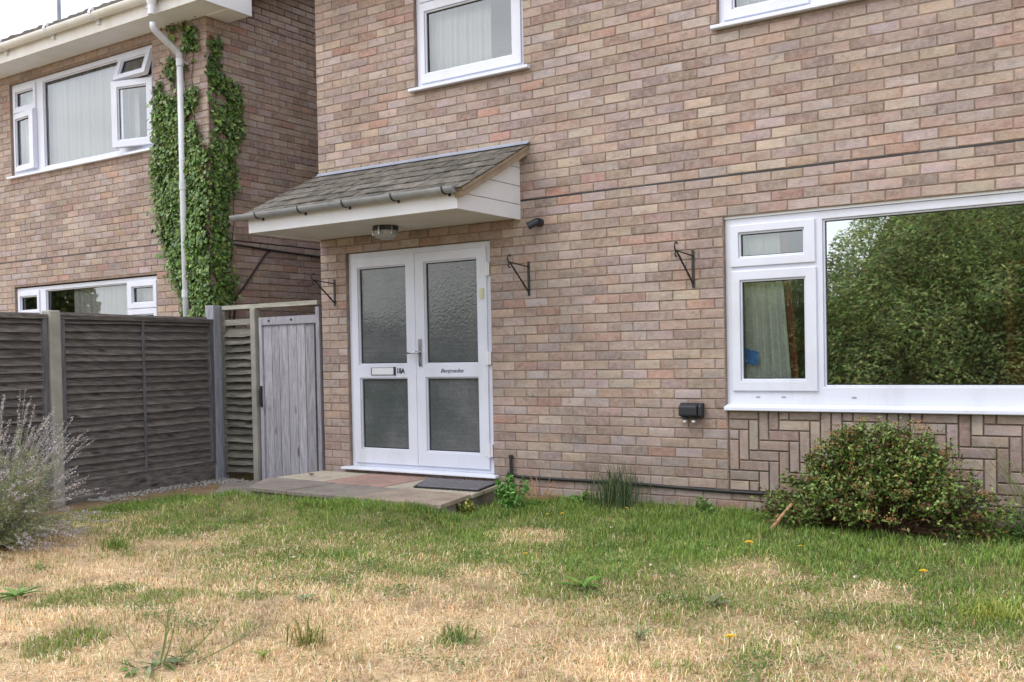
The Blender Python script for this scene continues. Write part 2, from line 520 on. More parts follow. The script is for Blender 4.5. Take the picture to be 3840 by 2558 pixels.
class MB:
    """collects simple shapes (world coordinates) for one mesh"""

    def __init__(s):
        s.v, s.f, s.m, s.c = [], [], [], []

    def poly(s, pts, mi=0, col=None):
        k = len(s.v)
        s.v.extend([tuple(p) for p in pts])
        s.f.append(tuple(range(k, k + len(pts))))
        s.m.append(mi)
        s.c.append(col)

    def raw(s, vs, fs, mi=0, col=None):
        k = len(s.v)
        s.v.extend([tuple(p) for p in vs])
        for f in fs:
            s.f.append(tuple(i + k for i in f))
            s.m.append(mi)
            s.c.append(col)

    def box(s, x0, x1, y0, y1, z0, z1, mi=0, fr=None, col=None):
        vs = [(x, y, z) for z in (z0, z1) for y in (y0, y1) for x in (x0, x1)]
        if fr is not None:
            vs = [fr(*p) for p in vs]
        s.raw(vs, [(0, 2, 3, 1), (4, 5, 7, 6), (0, 1, 5, 4), (2, 6, 7, 3), (0, 4, 6, 2), (1, 3, 7, 5)], mi, col)

    def prism(s, poly, a0, a1, axis='x', mi=0):
        """extrude a 2D polygon along an axis"""
        n = len(poly)

        def mk(p, a):
            return {'x': (a, p[0], p[1]), 'y': (p[0], a, p[1]), 'z': (p[0], p[1], a)}[axis]
        vs = [mk(p, a0) for p in poly] + [mk(p, a1) for p in poly]
        fs = [tuple(range(n))[::-1], tuple(range(n, 2 * n))]
        fs += [(i, (i + 1) % n, n + (i + 1) % n, n + i) for i in range(n)]
        s.raw(vs, fs, mi)

    def plate(s, rect, holes, y0, y1, mi=0, back=False):
        """a flat plate facing -y with rectangular holes and real edges"""
        x0, x1, z0, z1 = rect
        xs = sorted({x0, x1} | {min(max(h[i], x0), x1) for h in holes for i in (0, 1)})
        zs = sorted({z0, z1} | {min(max(h[i], z0), z1) for h in holes for i in (2, 3)})

        def solid(i, j):
            if i < 0 or j < 0 or i >= len(xs) - 1 or j >= len(zs) - 1:
                return False
            cx, cz = (xs[i] + xs[i + 1]) / 2, (zs[j] + zs[j + 1]) / 2
            return not any(h[0] < cx < h[1] and h[2] < cz < h[3] for h in holes)
        idx = {}
        vs, fs = [], []

        def V(x, y, z):
            k = (round(x, 5), round(y, 5), round(z, 5))
            if k not in idx:
                idx[k] = len(vs)
                vs.append((x, y, z))
            return idx[k]
        for i in range(len(xs) - 1):
            for j in range(len(zs) - 1):
                if not solid(i, j):
                    continue
                a, b, c, d = xs[i], xs[i + 1], zs[j], zs[j + 1]
                fs.append((V(a, y0, c), V(b, y0, c), V(b, y0, d), V(a, y0, d)))
                if back:
                    fs.append((V(a, y1, c), V(a, y1, d), V(b, y1, d), V(b, y1, c)))
                if not solid(i - 1, j):
                    fs.append((V(a, y0, c), V(a, y0, d), V(a, y1, d), V(a, y1, c)))
                if not solid(i + 1, j):
                    fs.append((V(b, y0, c), V(b, y1, c), V(b, y1, d), V(b, y0, d)))
                if not solid(i, j - 1):
                    fs.append((V(a, y0, c), V(a, y1, c), V(b, y1, c), V(b, y0, c)))
                if not solid(i, j + 1):
                    fs.append((V(a, y0, d), V(b, y0, d), V(b, y1, d), V(a, y1, d)))
        s.raw(vs, fs, mi)

    def tube(s, path, r, n=8, mi=0, caps=True, col=None):
        path = [Vector(p) for p in path]
        rs = r if isinstance(r, (list, tuple)) else [r] * len(path)
        vs, fs = [], []
        up = Vector((0.13, 0.31, 0.94))
        for i, p in enumerate(path):
            a = path[max(i - 1, 0)]
            b = path[min(i + 1, len(path) - 1)]
            t = (b - a).normalized()
            u = t.cross(up)
            if u.length < 0.05:
                u = t.cross(Vector((1, 0, 0)))
            u.normalize()
            v = t.cross(u)
            for k in range(n):
                an = 2 * PI * k / n
                vs.append(p + (u * math.cos(an) + v * math.sin(an)) * rs[i])
        for i in range(len(path) - 1):
            for k in range(n):
                fs.append((i * n + k, i * n + (k + 1) % n, (i + 1) * n + (k + 1) % n, (i + 1) * n + k))
        if caps:
            fs.append(tuple(range(n))[::-1])
            fs.append(tuple(range((len(path) - 1) * n, len(path) * n)))
        s.raw(vs, fs, mi, col)

    def cyl(s, c, r, h, axis='z', n=20, mi=0, r2=None):
        d = {'x': Vector((1, 0, 0)), 'y': Vector((0, 1, 0)), 'z': Vector((0, 0, 1))}[axis]
        c = Vector(c)
        s.tube([c, c + d * h], [r, r if r2 is None else r2], n, mi)

    def mesh(s, name, mats):
        me = bpy.data.meshes.new(name)
        me.from_pydata(s.v, [], s.f)
        for m in (mats if isinstance(mats, (list, tuple)) else [mats]):
            me.materials.append(m)
        me.polygons.foreach_set('material_index', s.m)
        if any(c is not None for c in s.c):
            at = me.attributes.new('col', 'FLOAT_COLOR', 'POINT')
            arr = np.ones((len(s.v), 4), np.float32)
            for f, c in zip(s.f, s.c):
                if c is not None:
                    for i in f:
                        arr[i, :3] = c[:3]
            at.data.foreach_set('color', arr.ravel())
        me.update()
        return me

    def build(s, name, mats, parent=None, bevel=0.0, smooth=False, merge=False, seg=2):
        me = s.mesh(name, mats)
        if merge or bevel:
            b = bmesh.new()
            b.from_mesh(me)
            bmesh.ops.remove_doubles(b, verts=b.verts, dist=1e-5)
            bmesh.ops.recalc_face_normals(b, faces=b.faces)
            b.to_mesh(me)
            b.free()
        o = bpy.data.objects.new(name, me)
        COL.objects.link(o)
        adopt(o, parent)
        if bevel:
            md = o.modifiers.new('bevel', 'BEVEL')
            md.width = bevel
            md.segments = seg
            md.limit_method = 'ANGLE'
        if smooth:
            for p in me.polygons:
                p.use_smooth = True
        return o


def npobj(name, V, Fc, mat, cols=None, parent=None):
    """object from numpy arrays: vertices, faces of one size, colour per vertex"""
    me = bpy.data.meshes.new(name)
    V = np.ascontiguousarray(V, np.float32)
    Fc = np.ascontiguousarray(Fc, np.int32)
    k = Fc.shape[1]
    me.vertices.add(len(V))
    me.vertices.foreach_set('co', V.ravel())
    me.loops.add(Fc.size)
    me.loops.foreach_set('vertex_index', Fc.ravel())
    me.polygons.add(len(Fc))
    me.polygons.foreach_set('loop_start', np.arange(0, Fc.size, k, dtype=np.int32))
    if cols is not None:
        at = me.attributes.new('col', 'FLOAT_COLOR', 'POINT')
        arr = np.ones((len(V), 4), np.float32)
        arr[:, :3] = cols
        at.data.foreach_set('color', arr.ravel())
    me.materials.append(mat)
    me.update(calc_edges=True)
    o = bpy.data.objects.new(name, me)
    COL.objects.link(o)
    adopt(o, parent)
    return o


def unit(a):
    return a / np.maximum(np.linalg.norm(a, axis=1, keepdims=True), 1e-9)


def rand_dirs(n):
    return unit(rng.normal(size=(n, 3)))


def leaves(C, N, D, L, Wd, cols, fold=0.25, lobed=False):
    """leaf shaped faces: centre C, normal N, direction D, length L, width Wd -> V, F(tri), colour"""
    n = len(C)
    D = unit(D - N * np.sum(D * N, 1, keepdims=True))
    S = np.cross(N, D)
    L = np.broadcast_to(L, (n,))[:, None]
    Wd = np.broadcast_to(Wd, (n,))[:, None]
    if lobed:
        P = [(-0.5, 0, 0), (-0.42, 0.42, 0.1), (0.0, 0.30, 0.04), (0.10, 0.52, 0.12), (0.55, 0, 0.0),
             (0.10, -0.52, 0.12), (0.0, -0.30, 0.04), (-0.42, -0.42, 0.1)]
        T = [(0, 2, 1), (0, 4, 2), (2, 4, 3), (0, 6, 4), (6, 5, 4), (0, 7, 6)]
    else:
        P = [(-0.5, 0, 0), (0.0, 0.5, fold), (0.5, 0, 0), (0.0, -0.5, fold)]
        T = [(0, 2, 1), (0, 3, 2)]
    V = np.concatenate([C[:, None, :] + D[:, None, :] * (L * p[0])[:, None, :] + S[:, None, :] * (Wd * p[1])[:, None, :]
                        + N[:, None, :] * (Wd * p[2])[:, None, :] for p in P], 1)
    k = len(P)
    F = (np.arange(n)[:, None, None] * k + np.array(T)[None]).reshape(-1, 3)
    return V.reshape(-1, 3), F, np.repeat(cols, k, 0)


def joined(parts):
    Vs, Fs, Cs, o = [], [], [], 0
    for V, F, C in parts:
        Vs.append(V)
        Fs.append(F + o)
        Cs.append(C)
        o += len(V)
    return np.concatenate(Vs), np.concatenate(Fs), np.concatenate(Cs)


def pick(pal, n, wts=None, jit=0.12):
    pal = np.array([lin(*c)[:3] for c in pal])
    i = rng.choice(len(pal), n, p=None if wts is None else np.array(wts) / np.sum(wts))
    return np.clip(pal[i] * (1 + rng.normal(0, jit, (n, 1))) * (1 + rng.normal(0, jit * 0.4, (n, 3))), 0.003, 1)


def sst(a, b, x):
    t = np.clip((x - a) / (b - a), 0, 1)
    return t * t * (3 - 2 * t)


def inside(px, py, poly):
    r = np.zeros(len(px), bool)
    n = len(poly)
    for i in range(n):
        x0, y0 = poly[i]
        x1, y1 = poly[(i + 1) % n]
        if y0 == y1:
            continue
        c = ((y0 > py) != (y1 > py)) & (px < (x1 - x0) * (py - y0) / (y1 - y0) + x0)
        r ^= c
    return r


def vnoise(x, y, s, seed=0):
    """smooth 2D value noise, vectorised, 0..1"""
    x = np.asarray(x) * s + seed * 17.13
    y = np.asarray(y) * s - seed * 9.77
    xi, yi = np.floor(x).astype(np.int64), np.floor(y).astype(np.int64)
    fx, fy = x - xi, y - yi
    fx, fy = fx * fx * (3 - 2 * fx), fy * fy * (3 - 2 * fy)

    def h(a, b):
        q = (a * 374761393 + b * 668265263 + seed * 69069) & 0x7fffffff
        q = ((q ^ (q >> 13)) * 1274126177) & 0x7fffffff
        return ((q ^ (q >> 16)) & 0xffff) / 65535.0
    return (h(xi, yi) * (1 - fx) + h(xi + 1, yi) * fx) * (1 - fy) + (h(xi, yi + 1) * (1 - fx) + h(xi + 1, yi + 1) * fx) * fy


def fbm(x, y, s, seed=0):
    return (vnoise(x, y, s, seed) + 0.5 * vnoise(x, y, s * 2.1, seed + 1) + 0.25 * vnoise(x, y, s * 4.3, seed + 2)) / 1.75


def px(P):
    """size test only: where the photograph's camera sees a point (used to choose which bricks become single objects)"""
    d = np.asarray(P) - CAM
    z = d @ _F
    return d @ _R2 / z * FPX * 1024 / 3840 + 512, 341 + 34.06 - d @ _U2 / z * FPX * 1024 / 3840, z


# ------------------------------------------------------------------ ground
def gz(x, y):
    x = np.asarray(x, float)
    y = np.asarray(y, float)
    near = (1 - sst(7.5, 14, np.abs(x - 3))) * (1 - sst(7, 14, np.abs(y)))
    return -0.07 + 0.05 * sst(0, 4, x) * near + 0.11 * np.exp(-((y + 1.38) / 0.26) ** 2) * sst(-0.3, 0.3, x) * sst(2.75, 2.2, x) + (fbm(x, y, 0.9, 3) - 0.5) * 0.05 * near * sst(0.1, 1.2, -y)


SLAB = [(0.0, -0.02), (-0.02, -0.75), (0.30, -1.24), (2.44, -1.30), (2.15, -0.02)]
STRIP = [(-1.45, 0.05), (-0.15, 0.05), (-0.12, -0.72), (-0.72, -1.05), (-0.70, -2.25), (-0.62, -3.2), (-1.10, -3.2), (-1.36, -1.2)]


def green_map(x, y):
    """how green the lawn is: lush along the house, scorched to straw further out"""
    edge = -2.95 + (fbm(x, y, 0.8, 5) - 0.5) * 1.5 - 0.35 * sst(4.6, 6.2, x)
    g = 0.98 * sst(-0.85, 1.55, y - edge)
    g = np.clip(g + (fbm(x, y, 2.3, 9) - 0.5) * 1.1 * (1 - np.abs(2 * g - 1) * 0.6), 0, 1)
    for (cx, cy, rx, ry) in ((2.25, -3.95, 0.5, 0.3), (3.1, -3.6, 0.18, 0.12), (4.35, -2.75, 0.3, 0.2), (5.1, -2.75, 0.3, 0.25),
                             (4.45, -3.75, 0.14, 0.12), (5.75, -2.9, 0.3, 0.2), (2.9, -4.6, 0.3, 0.2)):
        d = np.sqrt(((x - cx) / rx) ** 2 + ((y - cy) / ry) ** 2) + (fbm(x, y, 3.5, 21) - 0.5) * 2.2
        g = np.maximum(g, 0.66 * (1 - sst(0.45, 1.3, d)))
    for (cx, cy, r) in ((3.35, -1.5, 0.35), (5.0, -1.9, 0.4), (5.75, -2.05, 0.3), (1.4, -2.7, 0.3)):
        d = np.sqrt((x - cx) ** 2 + (y - cy) ** 2) / r + (fbm(x, y, 4, 31) - 0.5) * 0.9
        g = g * (0.35 + 0.65 * sst(0.4, 1.1, d))
    return g


def axis_pts(a, b, step, far):
    inner = np.arange(a, b + 1e-6, step)
    lo = a - np.array([1, 3, 7, 15, 30, 60, 110.0])[::-1]
    hi = b + np.array([1, 3, 7, 15, 30, 60, 110.0])
    return np.concatenate([lo, inner, hi])


gx = axis_pts(-4, 10, 0.11, 1)
gy = axis_pts(-8, 1.2, 0.11, 1)
GX, GY = np.meshgrid(gx, gy)
V = np.stack([GX.ravel(), GY.ravel(), gz(GX.ravel(), GY.ravel())], 1)
nx_, ny_ = len(gx), len(gy)
ii = (np.arange(ny_ - 1)[:, None] * nx_ + np.arange(nx_ - 1)[None]).ravel()
Fg = np.stack([ii, ii + 1, ii + 1 + nx_, ii + nx_], 1)
g_ = green_map(V[:, 0], V[:, 1])
strip_ = inside(V[:, 0], V[:, 1], STRIP)
gc = np.zeros((len(V), 3))
gc[:, 0] = np.where(strip_, 0.25, np.clip(0.95 - 0.45 * g_, 0, 1))
gc[:, 1] = np.where(strip_, 0, g_ * 0.75)
tag(npobj('ground', V, Fg, M['ground'], gc), kind='structure')

# paving slab at the front doors: one raised porch slab made of laid flags
slab = thing('porch_paving', (1.1, -0.7, -0.05), kind='structure')
base = MB()
base.prism([(0.03, -0.02), (0.01, -0.75), (0.32, -1.21), (2.40, -1.26), (2.12, -0.02)], -0.15, 0.066, 'z')
base.build('slab_bed', M['pave_dark'], slab)


def flag(poly, mat, dz=0.0):
    b = MB()
    cx = sum(p[0] for p in poly) / len(poly)
    cy = sum(p[1] for p in poly) / len(poly)
    pp = [(cx + (x - cx) * 0.988, cy + (y - cy) * 0.985) for x, y in poly]
    n = len(pp)
    b.prism(pp, 0.062, 0.098 + dz, 'z')
    return b.build('paving_flag', mat, slab, bevel=0.006)


flag([(0, -0.02), (-0.02, -0.62), (0.62, -0.66), (0.62, -0.02)], M['pave_pale'])
flag([(0.62, -0.02), (0.62, -0.66), (1.36, -0.70), (1.34, -0.02)], M['pave_pink'], 0.002)
flag([(1.34, -0.02), (1.36, -0.70), (2.32, -0.74), (2.15, -0.02)], M['pave_pale'], -0.002)
flag([(-0.02, -0.62), (-0.02, -0.75), (0.30, -1.24), (0.78, -1.255), (0.80, -0.67)], M['pave_dark'], 0.001)
flag([(0.80, -0.67), (0.78, -1.255), (1.55, -1.275), (1.56, -0.705)], M['pave_dark'], -0.003)
flag([(1.56, -0.705), (1.55, -1.275), (2.44, -1.30), (2.31, -0.74)], M['pave_brown'], 0.0)

path = MB()
path.prism([(-0.9, -0.05), (-1.0, -0.42), (-0.45, -1.02), (0.04, -1.18), (0.0, -0.78), (0.0, -0.05)], -0.12, -0.045, 'z')
tag(path.build('path', M['pave_dark'], bevel=0.01), kind='structure')

# ------------------------------------------------------------------ brickwork
BRICKS = [(186, 172, 166), (184, 166, 148), (174, 152, 130), (160, 140, 124), (150, 130, 118), (168, 118, 100),
          (140, 122, 118), (130, 110, 96), (190, 176, 154), (164, 148, 142), (178, 134, 112)]
BW = np.array([20, 17, 17, 14, 10, 3.2, 7, 6, 9, 12, 4], float)
BW /= BW.sum()
BPAL = np.array([lin(*c)[:3] for c in BRICKS])
BPAL = (BPAL * 0.52 + (BPAL * BW[:, None]).sum(0) * 0.48) * np.array([0.945, 0.94, 1.02])


def brick_verts(a0, a1, z0, z1, proud, ch, jit):
    """one brick face in (s, out, z): front with a worn arris and sides going back into the joint"""
    j = lambda: random.uniform(-jit, jit)
    tilt = [proud + j() * 0.5 for _ in range(4)]
    A = [(a0 + ch + j(), tilt[0], z0 + ch + j()), (a1 - ch + j(), tilt[1], z0 + ch + j()),
         (a1 - ch + j(), tilt[2], z1 - ch + j()), (a0 + ch + j(), tilt[3], z1 - ch + j())]
    B = [(a0, proud - ch, z0), (a1, proud - ch, z0), (a1, proud - ch, z1), (a0, proud - ch, z1)]
    Cc = [(p[0], -0.012, p[2]) for p in B]
    vs = A + B + Cc
    fs = [(0, 1, 2, 3)]
    for k in range(4):
        n = (k + 1) % 4
        fs.append((4 + k, 4 + n, n, k))
        fs.append((8 + k, 8 + n, 4 + n, 4 + k))
    return vs, fs


VARIANTS, VTONE = [], []
for k in range(36):
    vs, fs = brick_verts(-0.5, 0.5, -0.5, 0.5, 0.0, 0.0, 0.0)
    # nominal stretcher 215 x 65, later scaled per object
    ch = 0.0035
    jx, jz = 0.004, 0.02
    V0 = []
    for i, (a, o, z) in enumerate(vs):
        if i < 4:
            a *= 1 - 2 * ch / 0.215
            z *= 1 - 2 * ch / 0.065
            V0.append((a + random.uniform(-jx, jx), -0.0 - random.uniform(0, 0.0014), z + random.uniform(-jz, jz)))
        elif i < 8:
            V0.append((a + random.uniform(-jx, jx), 0.0035, z + random.uniform(-jz, jz) * 0.6))
        else:
            V0.append((a, 0.014, z))
    me = bpy.data.meshes.new('brick')
    me.from_pydata(V0, [], fs)
    at = me.attributes.new('col', 'FLOAT_COLOR', 'POINT')
    tone = np.ones((len(V0), 4), np.float32)
    for q in range(4):
        f_ = random.uniform(0.80, 1.16)
        h_ = random.uniform(-0.07, 0.07)
        for r_ in (q, q + 4, q + 8):
            tone[r_, :3] = (f_ * (1 + h_), f_, f_ * (1 - h_))
    at.data.foreach_set('color', tone.ravel())
    VTONE.append(tone)
    me.materials.append(M['brick'])
    me.update()
    VARIANTS.append(me)


def course_rects(s0, s1, z0, n0, n1, openings, head_left=True, head_right=True):
    """stretcher bond rectangles (a0, a1, z0, z1) with closers cut at the openings; n counts courses above z0"""
    out = []
    for n in range(n0, n1):
        zb = z0 + 0.075 * n + 0.004 + (0.004 if n == 31 else 0)
        zt = z0 + 0.075 * n + 0.071 - (0.003 if n == 30 else 0)
        segs = [(s0, s1)]
        for (a, b, c, d) in openings:
            if zt > c + 0.012 and zb < d - 0.012:
                new = []
                for (p, q) in segs:
                    if b <= p or a >= q:
                        new.append((p, q))
                    else:
                        if a > p:
                            new.append((p, a))
                        if b < q:
                            new.append((b, q))
                segs = new
        joints = [s0]
        x = s0 + (0.1075 if n % 2 else 0.22)
        while x < s1 - 0.03:
            joints.append(x)
            x += 0.225
        joints.append(s1)
        for (p, q) in segs:
            js = [p] + [j + random.uniform(-0.004, 0.004) for j in joints if p + 0.045 < j < q - 0.045] + [q]
            for a, b in zip(js[:-1], js[1:]):
                dz = random.uniform(-0.0015, 0.0015)
                out.append((a + 0.004, b - 0.004, zb + dz, zt + dz + random.uniform(-0.001, 0.001)))
    return out


def lay(house, rects, frame, dark=1.0, single=300):
    """rects (a0,a1,z0,z1) -> the largest in view as brick objects, the rest as one mesh. frame: 'front' y=0 facing -y at x=s;
    ('side', x) facing +x with s along +y"""
    items = []
    for (r, fr) in rects:
        a, z = (r[0] + r[1]) / 2, (r[2] + r[3]) / 2
        if fr == 'front':
            c = (a, 0.0, z)
            e = ((r[0], 0, z), (r[1], 0, z), (a, 0, r[2]), (a, 0, r[3]))
        else:
            c = (fr[1], a, z)
            e = ((fr[1], r[0], z), (fr[1], r[1], z), (fr[1], a, r[2]), (fr[1], a, r[3]))
        u, v, dep = px(c)
        P = [px(q) for q in e]
        w_ = math.hypot(P[1][0] - P[0][0], P[1][1] - P[0][1])
        h_ = math.hypot(P[3][0] - P[2][0], P[3][1] - P[2][1])
        vis = 4 < u < 1020 and 3 < v < 679
        if fr == 'front' and house is MAIN:
            if -0.1 < c[0] < 2.6 and 2.3 < z < 2.95 and c[0] < 2.5:
                vis = False
            if 4.7 < c[0] < 6.0 and z < 0.62 or z < 0.02:
                vis = False
        if house is NEXT:
            if z < 1.62 or (fr != 'front' and (a > 1.75 or a < 0.42)) or (fr == 'front' and a > -2.4):
                vis = False
        if fr != 'front' and z > 4.78 and a < 0.35:
            vis = False
        items.append((w_ * h_ if vis else -1.0, r, fr))
    order = sorted(range(len(items)), key=lambda i: -items[i][0])
    chosen = set(i for i in order[:single] if items[i][0] > 0)
    mass = MB()
    tones = []
    for i, (sz, r, fr) in enumerate(items):
        k = rng.choice(len(BPAL), p=BW)
        f = (1 + random.uniform(-0.10, 0.10)) * dark
        col = tuple(min(1.0, ch * f * (1 + random.uniform(-0.04, 0.04))) for ch in BPAL[k])
        proud = random.uniform(-0.0015, 0.0025)
        if i in chosen:
            o = bpy.data.objects.new('brick', VARIANTS[random.randrange(len(VARIANTS))])
            o.color = (*col, 1)
            COL.objects.link(o)
            a, z = (r[0] + r[1]) / 2, (r[2] + r[3]) / 2
            la, lz = r[1] - r[0], r[3] - r[2]
            rot = 0.0
            if fr == 'front':
                o.location = (a, -proud, z)
            else:
                o.location = (fr[1] + proud, a, z)
                rot = PI / 2
            vert = lz > la
            if vert:
                o.rotation_euler = (0, PI / 2, 0)
                o.scale = (lz, 1, la)
            else:
                o.rotation_euler = (0, 0, rot + (0 if random.random() < 0.5 else 0))
                o.scale = (la, 1, lz)
            adopt(o, house)
        else:
            vs, fs = brick_verts(r[0], r[1], r[2], r[3], proud, 0.0035, 0.001)
            if fr == 'front':
                vs = [(p[0], -p[1], p[2]) for p in vs]
            else:
                vs = [(fr[1] + p[1], p[0], p[2]) for p in vs]
            mass.raw(vs, fs, 0, col)
            tones.append(VTONE[random.randrange(len(VTONE))])
    o = mass.build('brickwork', M['brick'], house)
    arr = np.zeros(len(o.data.vertices) * 4, np.float32)
    o.data.attributes['col'].data.foreach_get('color', arr)
    arr = arr.reshape(-1, 4) * np.concatenate(tones)
    o.data.attributes['col'].data.foreach_set('color', arr.ravel())
    o['kind'] = 'stuff'
    return o


Z0 = 0.15                 # damp course level
EAVES = 4.85
MAIN = thing('brick_house', (4.0, 3.0, -0.05), 'brown brick house on the right with white double entrance doors under a pitched porch canopy', 'house')
NEXT = thing('brick_house', (-4.0, 3.0, -0.05), 'brown brick house on the left behind the fence with ivy climbing its corner', 'house')

# openings in the front walls (x0, x1, z0, z1)
DOOR = (0.335, 2.008, 0.15, 2.175)
W1 = (1.225, 2.388, 3.555, 4.70)
W2 = (4.098, 6.95, 3.55, 4.70)
W3 = (4.122, 7.00, 0.745, 2.175)
PANEL = (4.147, 7.0, 0.15, 0.745)
mo = [DOOR, W1, W2, W3]
rects = [(r, 'front') for r in course_rects(0.0, 8.4, Z0, -4, 63, mo + [(4.135, 7.012, 0.15, 0.745)])]
# herringbone panel under the living room window
a_ = 0.0752
x_, z_ = PANEL[0], PANEL[2]
nxc, nzc = int((PANEL[1] - PANEL[0]) / a_) + 4, int((PANEL[3] - PANEL[2]) / a_) + 4
for cx in range(-3, nxc):
    for cz in range(-3, nzc):
        r_ = (cz - cx + 600 + 1) % 6
        if r_ == 2:
            q = (cx, cx + 3, cz, cz + 1)
        elif r_ == 3:
            q = (cx, cx + 1, cz, cz + 3)
        else:
            continue
        q = (max(x_ + q[0] * a_, PANEL[0]), min(x_ + q[1] * a_, PANEL[1]), max(z_ + q[2] * a_, PANEL[2]), min(z_ + q[3] * a_, PANEL[3]))
        if q[1] - q[0] < 0.02 or q[3] - q[2] < 0.02:
            continue
        rects.append(((q[0] + 0.005, q[1] - 0.005, q[2] + 0.005, q[3] - 0.005), 'front'))
lay(MAIN, rects, 'front')
# mortar bed and the plain body of the house
b = MB()
b.plate((0.004, 8.4, -0.2, EAVES), mo + [(4.137, 7.006, 0.145, 0.745)], 0.0045, 0.25)
b.build('wall', M['mortar'], MAIN)
b = MB()
b.plate((4.13, 7.012, 0.14, 0.75), [], 0.011, 0.2)
b.build('panel_backing', M['mortar_dark'], MAIN)
b = MB()
b.box(0.004, 0.02, 0.26, 7.4, -0.2, EAVES)
b.box(8.38, 8.4, 0.26, 7.4, -0.2, EAVES)
b.box(0.02, 8.38, 7.38, 7.4, -0.2, EAVES)
b.build('side_wall', M['mortar'], MAIN)
# open joint at first floor level (dark slot in both houses)
for hs, xa, xb in ((MAIN, 0.01, 8.39), (NEXT, -8.4, -1.60)):
    b = MB()
    b.box(xa, xb, 0.0035, 0.02, 2.467, 2.4805)
    b.build('movement_joint', M['gasket'], hs)

CX = -1.58                # right hand corner of the house next door
NW1 = (-5.335, -2.488, 3.53, 4.695)
NW2 = (-5.346, -2.506, 0.745, 2.155)
rects = [((-r[1] + CX, -r[0] + CX, r[2], r[3]), 'front') for r in course_rects(0, 6.6, Z0, -4, 63, [(CX - o[1], CX - o[0], o[2], o[3]) for o in (NW1, NW2)])]
rects += [(r, ('side', CX)) for r in course_rects(0.0, 3.2, Z0, -4, 84, []) if r[3] < 4.92 + (r[0] + 0.42) * math.tan(math.radians(24))]
lay(NEXT, rects, 'front')
b = MB()
b.plate((-8.4, CX - 0.009, -0.2, EAVES), [NW1, NW2], 0.0045, 0.25)
b.build('wall', M['mortar'], NEXT)
b = MB()
b.box(CX - 0.2, CX - 0.0045, 0.012, 7.4, -0.2, EAVES)
b.box(-8.4, -8.38, 0.26, 7.4, -0.2, EAVES)
b.box(-8.38, CX - 0.2, 7.38, 7.4, -0.2, EAVES)
b.build('side_wall', M['mortar'], NEXT)


def rooms(house, x0, x1, splits=()):
    """plain rooms behind the windows so the glass has depth"""
    b = MB()
    for (za, zb) in ((0.05, 2.42), (2.62, 4.8)):
        b.box(x0, x1, 2.9, 2.95, za, zb)
        b.box(x0, x1, 0.3, 2.9, zb, zb + 0.02)
        b.box(x0, x0 + 0.02, 0.26, 2.9, za, zb)
        b.box(x1 - 0.02, x1, 0.26, 2.9, za, zb)
        for s in splits:
            b.box(s, s + 0.08, 0.26, 2.9, za, zb)
    b.build('interior_wall', M['interior'], house)
    b = MB()
    for za in (0.05, 2.62):
        b.box(x0, x1, 0.26, 2.95, za - 0.05, za)
    b.build('interior_floor', M['interior_dark'], house)


rooms(MAIN, 0.1, 8.3, (2.9,))
rooms(NEXT, -8.3, -1.85)


# ------------------------------------------------------------------ roofs
def roof(house, x0, x1, gx0, gx1):
    pitch = math.tan(math.radians(24))
    y0, y1 = -0.42, 3.7
    b = MB()
    zr = 5.005
    t = 0.05
    for sgn in (1, -1):
        ya, yb = (y0, y1) if sgn > 0 else (7.4 + 0.42, y1)
        za, zb = zr, zr + abs(yb - ya) * pitch
        vs = [(gx0, ya, za), (gx1, ya, za), (gx1, yb, zb), (gx0, yb, zb)]
        vs += [(p[0], p[1], p[2] - t) for p in vs]
        b.raw(vs, [(0, 1, 2, 3), (7, 6, 5, 4), (0, 4, 5, 1), (1, 5, 6, 2), (2, 6, 7, 3), (3, 7, 4, 0)])
    b.build('roof', M['roof'], house)
    # gable triangles
    for xx in (x0 + 0.02, x1 - 0.02):
        b = MB()
        b.prism([(0.02, EAVES), (7.38, EAVES), (3.7, EAVES + 0.05 + 3.68 * pitch)], xx - 0.02, xx + 0.0, 'x')
        b.build('gable_wall', M['mortar'], house)
    # first course of interlocking tiles along the eaves, one object each
    tile = MB()
    prof = [(-0.5, 0), (-0.3, 0.012), (-0.05, 0.004), (0.2, 0.022), (0.42, 0.014), (0.5, 0.0)]
    vs = []
    for (yy, zz) in ((0, 0), (0.34, 0.34 * pitch)):
        vs += [(p[0] * 0.30, yy, zz + p[1] + 0.012) for p in prof] + [(p[0] * 0.30, yy, zz - 0.012) for p in prof]
    n = len(prof)
    fs = []
    for i in range(n - 1):
        fs += [(i, i + 1, 2 * n + i + 1, 2 * n + i), (i, n + i, n + i + 1, i + 1)]
    tile.raw(vs, fs)
    tm = tile.mesh('roof_tile', M['roof'])
    x = gx0 + 0.15
    while x < gx1 - 0.1:
        o = bpy.data.objects.new('roof_tile', tm)
        COL.objects.link(o)
        o.location = (x, y0 - 0.035, zr + 0.004 + random.uniform(-0.004, 0.006))
        o.rotation_euler = (random.uniform(-0.02, 0.02), 0, random.uniform(-0.01, 0.01))
        adopt(o, house)
        x += 0.30


roof(NEXT, -8.4, CX, -8.6, -1.2)
roof(MAIN, 0.0, 8.4, -0.2, 8.6)


def eaves(house, x0, x1):
    b = MB()
    b.box(x0, x1, -0.345, -0.002, 4.812, 4.832)
    b.build('soffit', M['soffit'], house)
    b = MB()
    b.box(x0, x1, -0.37, -0.347, 4.80, 4.985)
    b.build('fascia', M['gutter_white'], house, bevel=0.004)


